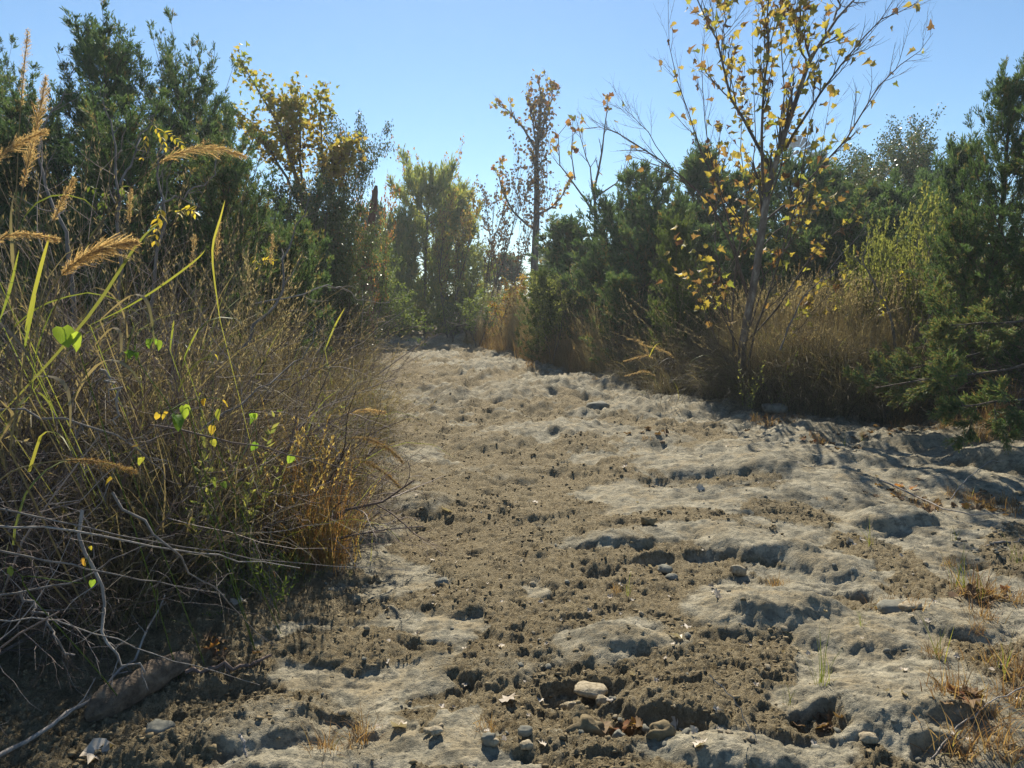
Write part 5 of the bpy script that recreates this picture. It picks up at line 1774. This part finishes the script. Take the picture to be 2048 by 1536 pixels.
VL = []
for px, py, Y, sz_, mat, lab in [
    (125, 655, 2.4, 34, 'lime_leaf', 'big lime green heart leaf at the left, upper left of its pair'),
    (146, 668, 2.4, 30, 'lime_leaf', 'big lime green heart leaf overlapping its pair on the right'),
    (302, 678, 2.7, 17, 'lime_leaf', 'small lime leaf left of its twin behind the hooked blade'),
    (314, 682, 2.7, 16, 'lime_leaf', 'small lime leaf right of its twin behind the hooked blade'),
    (250, 706, 2.6, 15, 'lime_leaf', 'small lime leaf above the curled tan blade, leftmost of three'),
    (262, 702, 2.6, 14, 'lime_leaf', 'small lime leaf above the curled tan blade, middle of three'),
    (272, 706, 2.6, 14, 'lime_leaf', 'small lime leaf above the curled tan blade, rightmost of three'),
    (350, 832, 2.6, 26, 'lime_leaf', 'lime heart leaf in the middle of the twig tangle, left of its pair'),
    (366, 812, 2.6, 22, 'lime_leaf', 'lime heart leaf in the middle of the twig tangle, upper right of its pair'),
    (337, 826, 2.6, 15, 'yellow_leaf', 'small yellow leaf touching the lime pair in the tangle'),
    (500, 828, 3.2, 18, 'lime_leaf', 'lime leaf at the right side of the tangle above the rusty grass'),
    (512, 886, 3.2, 15, 'lime_leaf', 'lime leaf low at the right side of the tangle'),
    (585, 912, 3.4, 14, 'lime_leaf', 'lime leaf farthest right beside the drooping plumes'),
    (425, 852, 2.9, 15, 'yellow_leaf', 'yellow green leaf hanging in the tangle left of the orange one'),
    (440, 820, 2.9, 18, 'yellow_leaf', 'orange yellow leaf right of the lime pair'),
    (408, 798, 2.9, 12, 'yellow_leaf', 'small yellow leaf above the orange yellow one'),
    (284, 915, 2.5, 15, 'yellow_leaf', 'orange leaf in the lower tangle above the low orange plume tip'),
    (222, 955, 2.5, 16, 'yellow_leaf', 'orange leaf in the lower tangle left of the other orange leaf'),
    (430, 710, 3.2, 11, 'yellow_leaf', 'small orange leaf by the fluffy weed heads'),
    (425, 880, 2.9, 12, 'yellow_leaf', 'yellow leaf at the bottom of the yellow leaf cluster'),
    (432, 960, 2.8, 13, 'herb_leaf', 'green leaf pair low in the tangle, left leaf'),
    (445, 965, 2.8, 12, 'herb_leaf', 'green leaf pair low in the tangle, right leaf'),
    (170, 1118, 2.3, 14, 'yellow_leaf', 'yellow curled leaf caught on the hanging branch'),
    (185, 1160, 2.3, 13, 'lime_leaf', 'green yellow leaf caught lower on the hanging branch'),
    (18, 1135, 2.2, 16, 'herb_leaf', 'dark green leaf at the left edge of the tangle'),
]:
    VL.append((px, py, Y, sz_, mat))


def vine(sel, label, seed):
    rg = np.random.default_rng(seed)
    pts = [at(a[0], a[1], a[2]) for a in sel]
    g = hz(pts[0][0], pts[0][1])
    off = np.array([pts[0][0] + .1, pts[0][1] + .45, g])
    root = empty('greenbrier_vine', tuple(off), label, 'vine')
    way = [off] + [p + np.array([rg.normal() * .02, .03, rg.normal() * .02]) for p in pts]
    K = len(way) * 7
    tt = np.linspace(0, len(way) - 1, K)
    W_ = np.array(way)
    pp = np.stack([np.interp(tt, np.arange(len(way)), W_[:, i]) for i in range(3)], 1)
    pp[1:-1] += np.cumsum(rg.normal(size=(K - 2, 3)), 0) * .004
    for _ in range(4):
        pp[1:-1] = (pp[:-2] + 2 * pp[1:-1] + pp[2:]) / 4
    link('stem', chains_mesh('stem', [(pp - off, np.linspace(.0022, .0012, K))], 5), 'herb_leaf', root)
    for (a, p) in zip(sel, pts):
        for e in range(1 + (rg.random() < .45)):
            V = HEART[0].copy() * np.array([rg.uniform(.8, 1.15), 1, 1])
            V[:, 2] += rg.normal(size=len(V)) * .05 + rg.uniform(-.6, .6) * V[:, 0] ** 2 + rg.uniform(-.4, .4) * V[:, 0] * V[:, 1]
            me = mesh_from('leaf', V, HEART[1], None, np.clip(rg.uniform(0, 1) + rg.normal(size=len(V)) * .12, 0, 1), True)
            me.materials.append(MATS[a[4]])
            o = link('leaf', me, None, root)
            q = p - off + (rg.normal(size=3) * .02 if e else 0)
            o.location = q
            d = Vector((rg.normal() * .6, rg.uniform(-.7, .1), -1 + rg.normal() * .4))
            o.rotation_euler = d.to_track_quat('Y', 'Z').to_euler()
            o.rotation_euler.rotate_axis('Y', rg.normal() * .6)
            s_ = a[3] * 1.25 / F * a[2] * (1 if not e else rg.uniform(.45, .8))
            o.scale = (s_,) * 3
            k = int(np.argmin(np.linalg.norm(pp - off - q, axis=1)))
            pet = np.array([pp[k] - off, (pp[k] - off + q) / 2 + np.array([0, 0, .008]), q])
            link('leaf_stalk', chains_mesh('leaf_stalk', [(pet, np.array([.001, .0009, .0008]))], 4), 'herb_leaf', root)


vine(VL[0:2], 'greenbrier vine with two big lime green heart leaves at the left', 1)
vine(VL[5:8][::-1] + VL[2:5], 'thin vine with small lime leaves above the curled tan blade and behind the hooked one', 2)
vine(VL[7:10] + VL[15:16], 'vine with a lime heart leaf pair and a small yellow leaf in the tangle', 3)
vine(VL[13:16] + VL[19:20] + VL[18:19], 'vine of yellow and orange leaves right of the lime leaf pair', 4)
vine(VL[20:22] + VL[10:13], 'vine with scattered lime leaves at the right side of the tangle', 5)
vine(VL[16:18][::-1], 'vine with two orange leaves in the lower tangle', 6)
vine(VL[22:25][::-1], 'vine with small yellow green leaves on the hanging pale branch', 7)


# leafy herbs
def herb(seed, n=14, L=(.15, .35), nl=16, ll=(.02, .04), th=.6, mat='herb_leaf', w=1.0):
    rg = np.random.default_rng(seed)
    st, P, D = [], [], []
    for i in range(n):
        a = rg.uniform(0, 6.28)
        e = abs(rg.normal()) * th
        c = chain(rg, (rg.normal() * .04, rg.normal() * .04, 0), (math.cos(a) * math.sin(e), math.sin(a) * math.sin(e), math.cos(e)), rg.uniform(*L), .0018, .0008, 6, .12, .04)
        st.append(c)
    q, d = along(rg, st, n * nl, .15, 1)
    mb = MB()
    add_inst(mb, LANCE_V * np.array([w, 1, 1]), DIA_T, q, nrm(d * .8 + rdir(rg, len(q)) * .8), rdir(rg, len(q)), rg.uniform(*ll, len(q)), rg.random(len(q)))
    return [('stems', chains_mesh('stems', st, 4), 'gray_twig'), ('leaves', mb.mesh('leaves'), mat)]


HB = [herb(301), herb(302), herb(303, 10)]
hpix = [(470, 1215), (500, 1190), (530, 1200), (560, 1180), (480, 1170), (520, 1150), (570, 1140), (590, 1110), (610, 1090), (640, 1080), (650, 1050), (620, 1040), (600, 1070), (660, 1020), (555, 1215), (590, 1160), (670, 1075), (640, 1000)]
for k, (px, py) in enumerate(hpix):
    x, y = gp(px, py)
    plant('leafy_herb', HB[k % 3], (x, y, hz(x, y)), locate('low bright green herb', x, y, 0), 'herb', 'green herbs at the thicket edge', k, rng.uniform(.7, 1.0))
HB2 = [herb(311, 7, (.5, .9), 30, (.03, .05), .3, 'bush_leaf', 1.6), herb(312, 6, (.5, .9), 30, (.03, .05), .3, 'bush_leaf', 1.6)]
for k, (px, py, Y) in enumerate([(400, 700, 3.5), (440, 700, 3.6), (470, 760, 3.9), (500, 680, 4.2), (580, 760, 4.8), (380, 700, 3.6), (620, 700, 6), (1560, 720, 9.5), (1500, 760, 9.3)]):
    p = at(px, py, Y)
    plant('tall_weed', HB2[k % 2], (p[0], Y, hz(p[0], Y)), locate('upright yellow green weed', p[0], Y, p[2]), 'weed', 'upright yellow green weeds', k * 2, rng.uniform(.9, 1.3))


# light green bush on the right bank
def green_bush(seed, h, n, spread):
    rg = np.random.default_rng(seed)
    o = [[], [], [], []]
    for i in range(n):
        a = rg.uniform(0, 6.28)
        e = abs(rg.normal()) * spread
        grow(rg, (0, 0, -.05), (math.cos(a) * math.sin(e), math.sin(a) * math.sin(e), math.cos(e)), h * rg.uniform(.65, 1.08), .012, 0, 2, o, (8, 4), .4, .12, .06, .35, 6, .35)
    P, D = along(rg, o[1] + o[2], 7000, .1, 1)
    mb = MB()
    hh = P[:, 2] / h
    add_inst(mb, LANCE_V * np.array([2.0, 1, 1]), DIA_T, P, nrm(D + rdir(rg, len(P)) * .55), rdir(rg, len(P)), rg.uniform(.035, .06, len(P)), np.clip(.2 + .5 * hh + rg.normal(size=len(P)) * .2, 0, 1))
    return [('stems', chains_mesh('stems', o[0], 5), 'gray_twig'), ('twigs', chains_mesh('twigs', o[1] + o[2], 3), 'gray_twig'), ('leaves', mb.mesh('leaves'), 'bush_leaf')]


GB = [green_bush(401, 1.9, 14, .35), green_bush(402, 1.9, 12, .3)]
for i, (px, top, Y, s_, lab) in enumerate([
        (1760, 470, 11, .9, 'feathery light green bush on the bank, leftmost'), (1830, 430, 11.4, 1.0, 'feathery light green bush on the bank, tallest'),
        (1900, 440, 11, 1.0, 'feathery light green bush on the bank beside the right juniper'), (1725, 520, 10.6, .8, 'small light green bush left of the feathery ones'), (1850, 520, 10, .8, 'light green bush in front of the tallest one')]):
    tp = at(px, top, Y)
    z = hz(tp[0], Y)
    k = (tp[2] - z) / 1.9
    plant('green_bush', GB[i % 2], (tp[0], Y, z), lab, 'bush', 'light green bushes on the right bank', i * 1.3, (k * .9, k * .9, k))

# ------------------------------------------------------------------ log in the shade
def log():
    K = 12
    t = np.linspace(0, 1, K)
    a, b = gp(170, 1440), gp(385, 1330)
    P = np.stack([a[0] + (b[0] - a[0]) * t, a[1] + (b[1] - a[1]) * t, .035 + .02 * np.sin(t * 3)], 1)
    P[:, 2] += np.array([hz(x, y) for x, y in P[:, :2]])
    off = P[0].copy()
    rad = .062 * np.sin(np.clip(.12 + .82 * t, 0, 1) * math.pi) ** .45 * (1 + .08 * np.sin(t * 9))
    rad[0] = rad[-1] = .008
    tt = np.linspace(0, 1, 46)
    P2 = np.stack([np.interp(tt, t, P[:, i]) for i in range(3)], 1)
    mb = MB()
    add_tubes(mb, (P2 - off)[None], np.interp(tt, t, rad)[None], 22)
    V = mb.V[0]
    ax = np.repeat(P2 - off, 22, 0)
    a_ = np.tile(np.arange(22) * 2 * math.pi / 22, 46)
    l_ = np.repeat(tt, 22)
    f = 1 + .22 * fbm(np.cos(a_) * 1.2 + l_ * 5, np.sin(a_) * 1.2 + 3, 4, 77) + .10 * pn(a_ * 3.5, l_ * 4, 78)
    mb.V[0] = ax + (V - ax) * f[:, None]
    me = mb.mesh('weathered_log', True)
    o = link('weathered_log', me, 'log_stone')
    o.location = off
    tag(o, 'smooth rounded brown log half buried in the shaded mud', 'log')


log()

# ------------------------------------------------------------------ fallen leaves
def curled(seed):
    rg = np.random.default_rng(seed)
    V = SYC[0].copy()
    V[:, 1] -= .5
    rr = np.hypot(V[:, 0], V[:, 1])
    V[:, 2] = .35 * rr * rr * rg.uniform(.3, 1.4) + rg.normal(size=len(V)) * .12
    return V


PALE = [mesh_from('fallen_leaf', curled(500 + i), SYC[1], None, np.random.default_rng(i).random(17 if False else len(SYC[0]))) for i in range(6)]
for m_ in PALE:
    m_.materials.append(MATS['pale_leaf'])
BRN = [m_.copy() for m_ in PALE]
for m_ in BRN:
    m_.materials.clear()
    m_.materials.append(MATS['brown_leaf'])
RED = [m_.copy() for m_ in PALE]
for m_ in RED:
    m_.materials.clear()
    m_.materials.append(MATS['red_leaf'])


def drop(px, py, meshes, size, label, group=None):
    x, y = gp(px, py)
    z = float(height(np.array([x]), np.array([y]))[0][0])
    o = link('fallen_leaf', meshes[rng.integers(6)], None)
    o.location = (x, y, z + .012)
    o.rotation_euler = (rng.normal() * .35, rng.normal() * .35, rng.uniform(0, 6.28))
    o.scale = (size,) * 3
    tag(o, locate(label, x, y, 0) if group else label, 'leaf', group)


for px, py, s_, lab in [(893, 1028, .085, 'white curled fallen leaf on the mud by the left mound'), (1402, 986, .07, 'pale fallen leaf in the mud above the scooped ledge, right side'),
                        (1368, 1262, .06, 'pale fallen leaf on brown mud, upper of a close pair'), (1350, 1302, .06, 'pale fallen leaf on brown mud, lower of a close pair'),
                        (1437, 1222, .06, 'dark and pale fallen leaf beside the rock slab'), (1356, 1464, .07, 'curled whitish fallen leaf near the bottom on a mud mound'),
                        (795, 1455, .06, 'pale fallen leaf near the bottom left of the middle'), (476, 1228, .09, 'pale crumpled fallen leaf at the foot of the green herbs'),
                        (1698, 1090, .08, 'large pale fallen leaf on the brown mud at right'), (1722, 1082, .06, 'pale fallen leaf right beside the large pale one'),
                        (1020, 1412, .07, 'pale flat fallen leaf left of the stone hollow'), (1385, 1518, .03, 'tiny white fallen leaf at the bottom'), (200, 1500, .1, 'dim grey fallen leaf in the shade at bottom left'),
                        (1400, 1540, .05, 'pale fallen leaf cut by the bottom edge'), (1070, 1012, .05, 'small tan fallen leaf on the mud below the far ledge'), (1248, 940, .06, 'pale fallen leaf before the middle rock ledge'),
                        (1590, 940, .06, 'pale fallen leaf below the grey rock rise'), (1455, 905, .06, 'white fallen leaf on top of the grey rock rise')]:
    drop(px, py, PALE, s_, lab)
n = 0
while n < 120:
    py = 700 + 820 * rng.random() ** .8
    px = rng.uniform(720, 2040)
    x, y = gp(px, py)
    if not (xl_at(y) + .1 < x < xr_at(y)):
        continue
    drop(px, py, PALE, rng.uniform(.014, .034), 'small pale leaf scrap', 'pale leaf scraps on the creek bed')
    n += 1
for k in range(150):
    c_ = [(1640, 890), (1730, 885), (1800, 985), (1860, 1010), (1940, 1000), (2000, 1010), (1540, 850), (1950, 1195), (1980, 1180), (1640, 1440), (1930, 1450), (1310, 885), (450, 1310), (1850, 880), (1260, 1460), (1100, 735)][k % 16]
    px, py = c_[0] + rng.normal() * 26, c_[1] + rng.normal() * 9
    red = k % 6 == 0
    drop(px, py, RED if red else BRN, rng.uniform(.04, .085), 'reddish dry leaf' if red else 'brown dry leaf',
         'reddish fallen leaves among the tufts' if red else 'brown fallen leaves in pockets of the creek bed')

m, n = new_mat('air')
pv = n.nodes.new('ShaderNodeVolumePrincipled')
pv.inputs['Density'].default_value = HAZE
pv.inputs['Anisotropy'].default_value = .45
pv.inputs['Color'].default_value = (.86, .93, 1, 1)
n.links.new(pv.outputs[0], n.nodes.new('ShaderNodeOutputMaterial').inputs['Volume'])
gme = bpy.data.objects['ground'].data
co = np.empty(len(gme.vertices) * 3, np.float32)
gme.vertices.foreach_get('co', co)
co = co.reshape(-1, 3)
lo_, hi_ = co.min(0) - np.array([5, 5, 1]), co.max(0) + np.array([5, 5, 0])
hi_[2] = 17.5
B = np.array([(x, y, z) for x in (lo_[0], hi_[0]) for y in (lo_[1], hi_[1]) for z in (lo_[2], hi_[2])])
hzo = link('haze', mesh_from('haze', B, None, np.array([(0, 1, 3, 2), (4, 6, 7, 5), (0, 4, 5, 1), (2, 3, 7, 6), (0, 2, 6, 4), (1, 5, 7, 3)])), 'air', None, 'stuff')
print('haze box', lo_, hi_, 'top', max((o.matrix_world.translation.z + o.dimensions.z) for o in bpy.data.objects if o is not hzo))

nt_ = sum(len(m.polygons) * 2 for m in bpy.data.meshes)
print('polys*2', nt_, 'objects', len(bpy.data.objects))
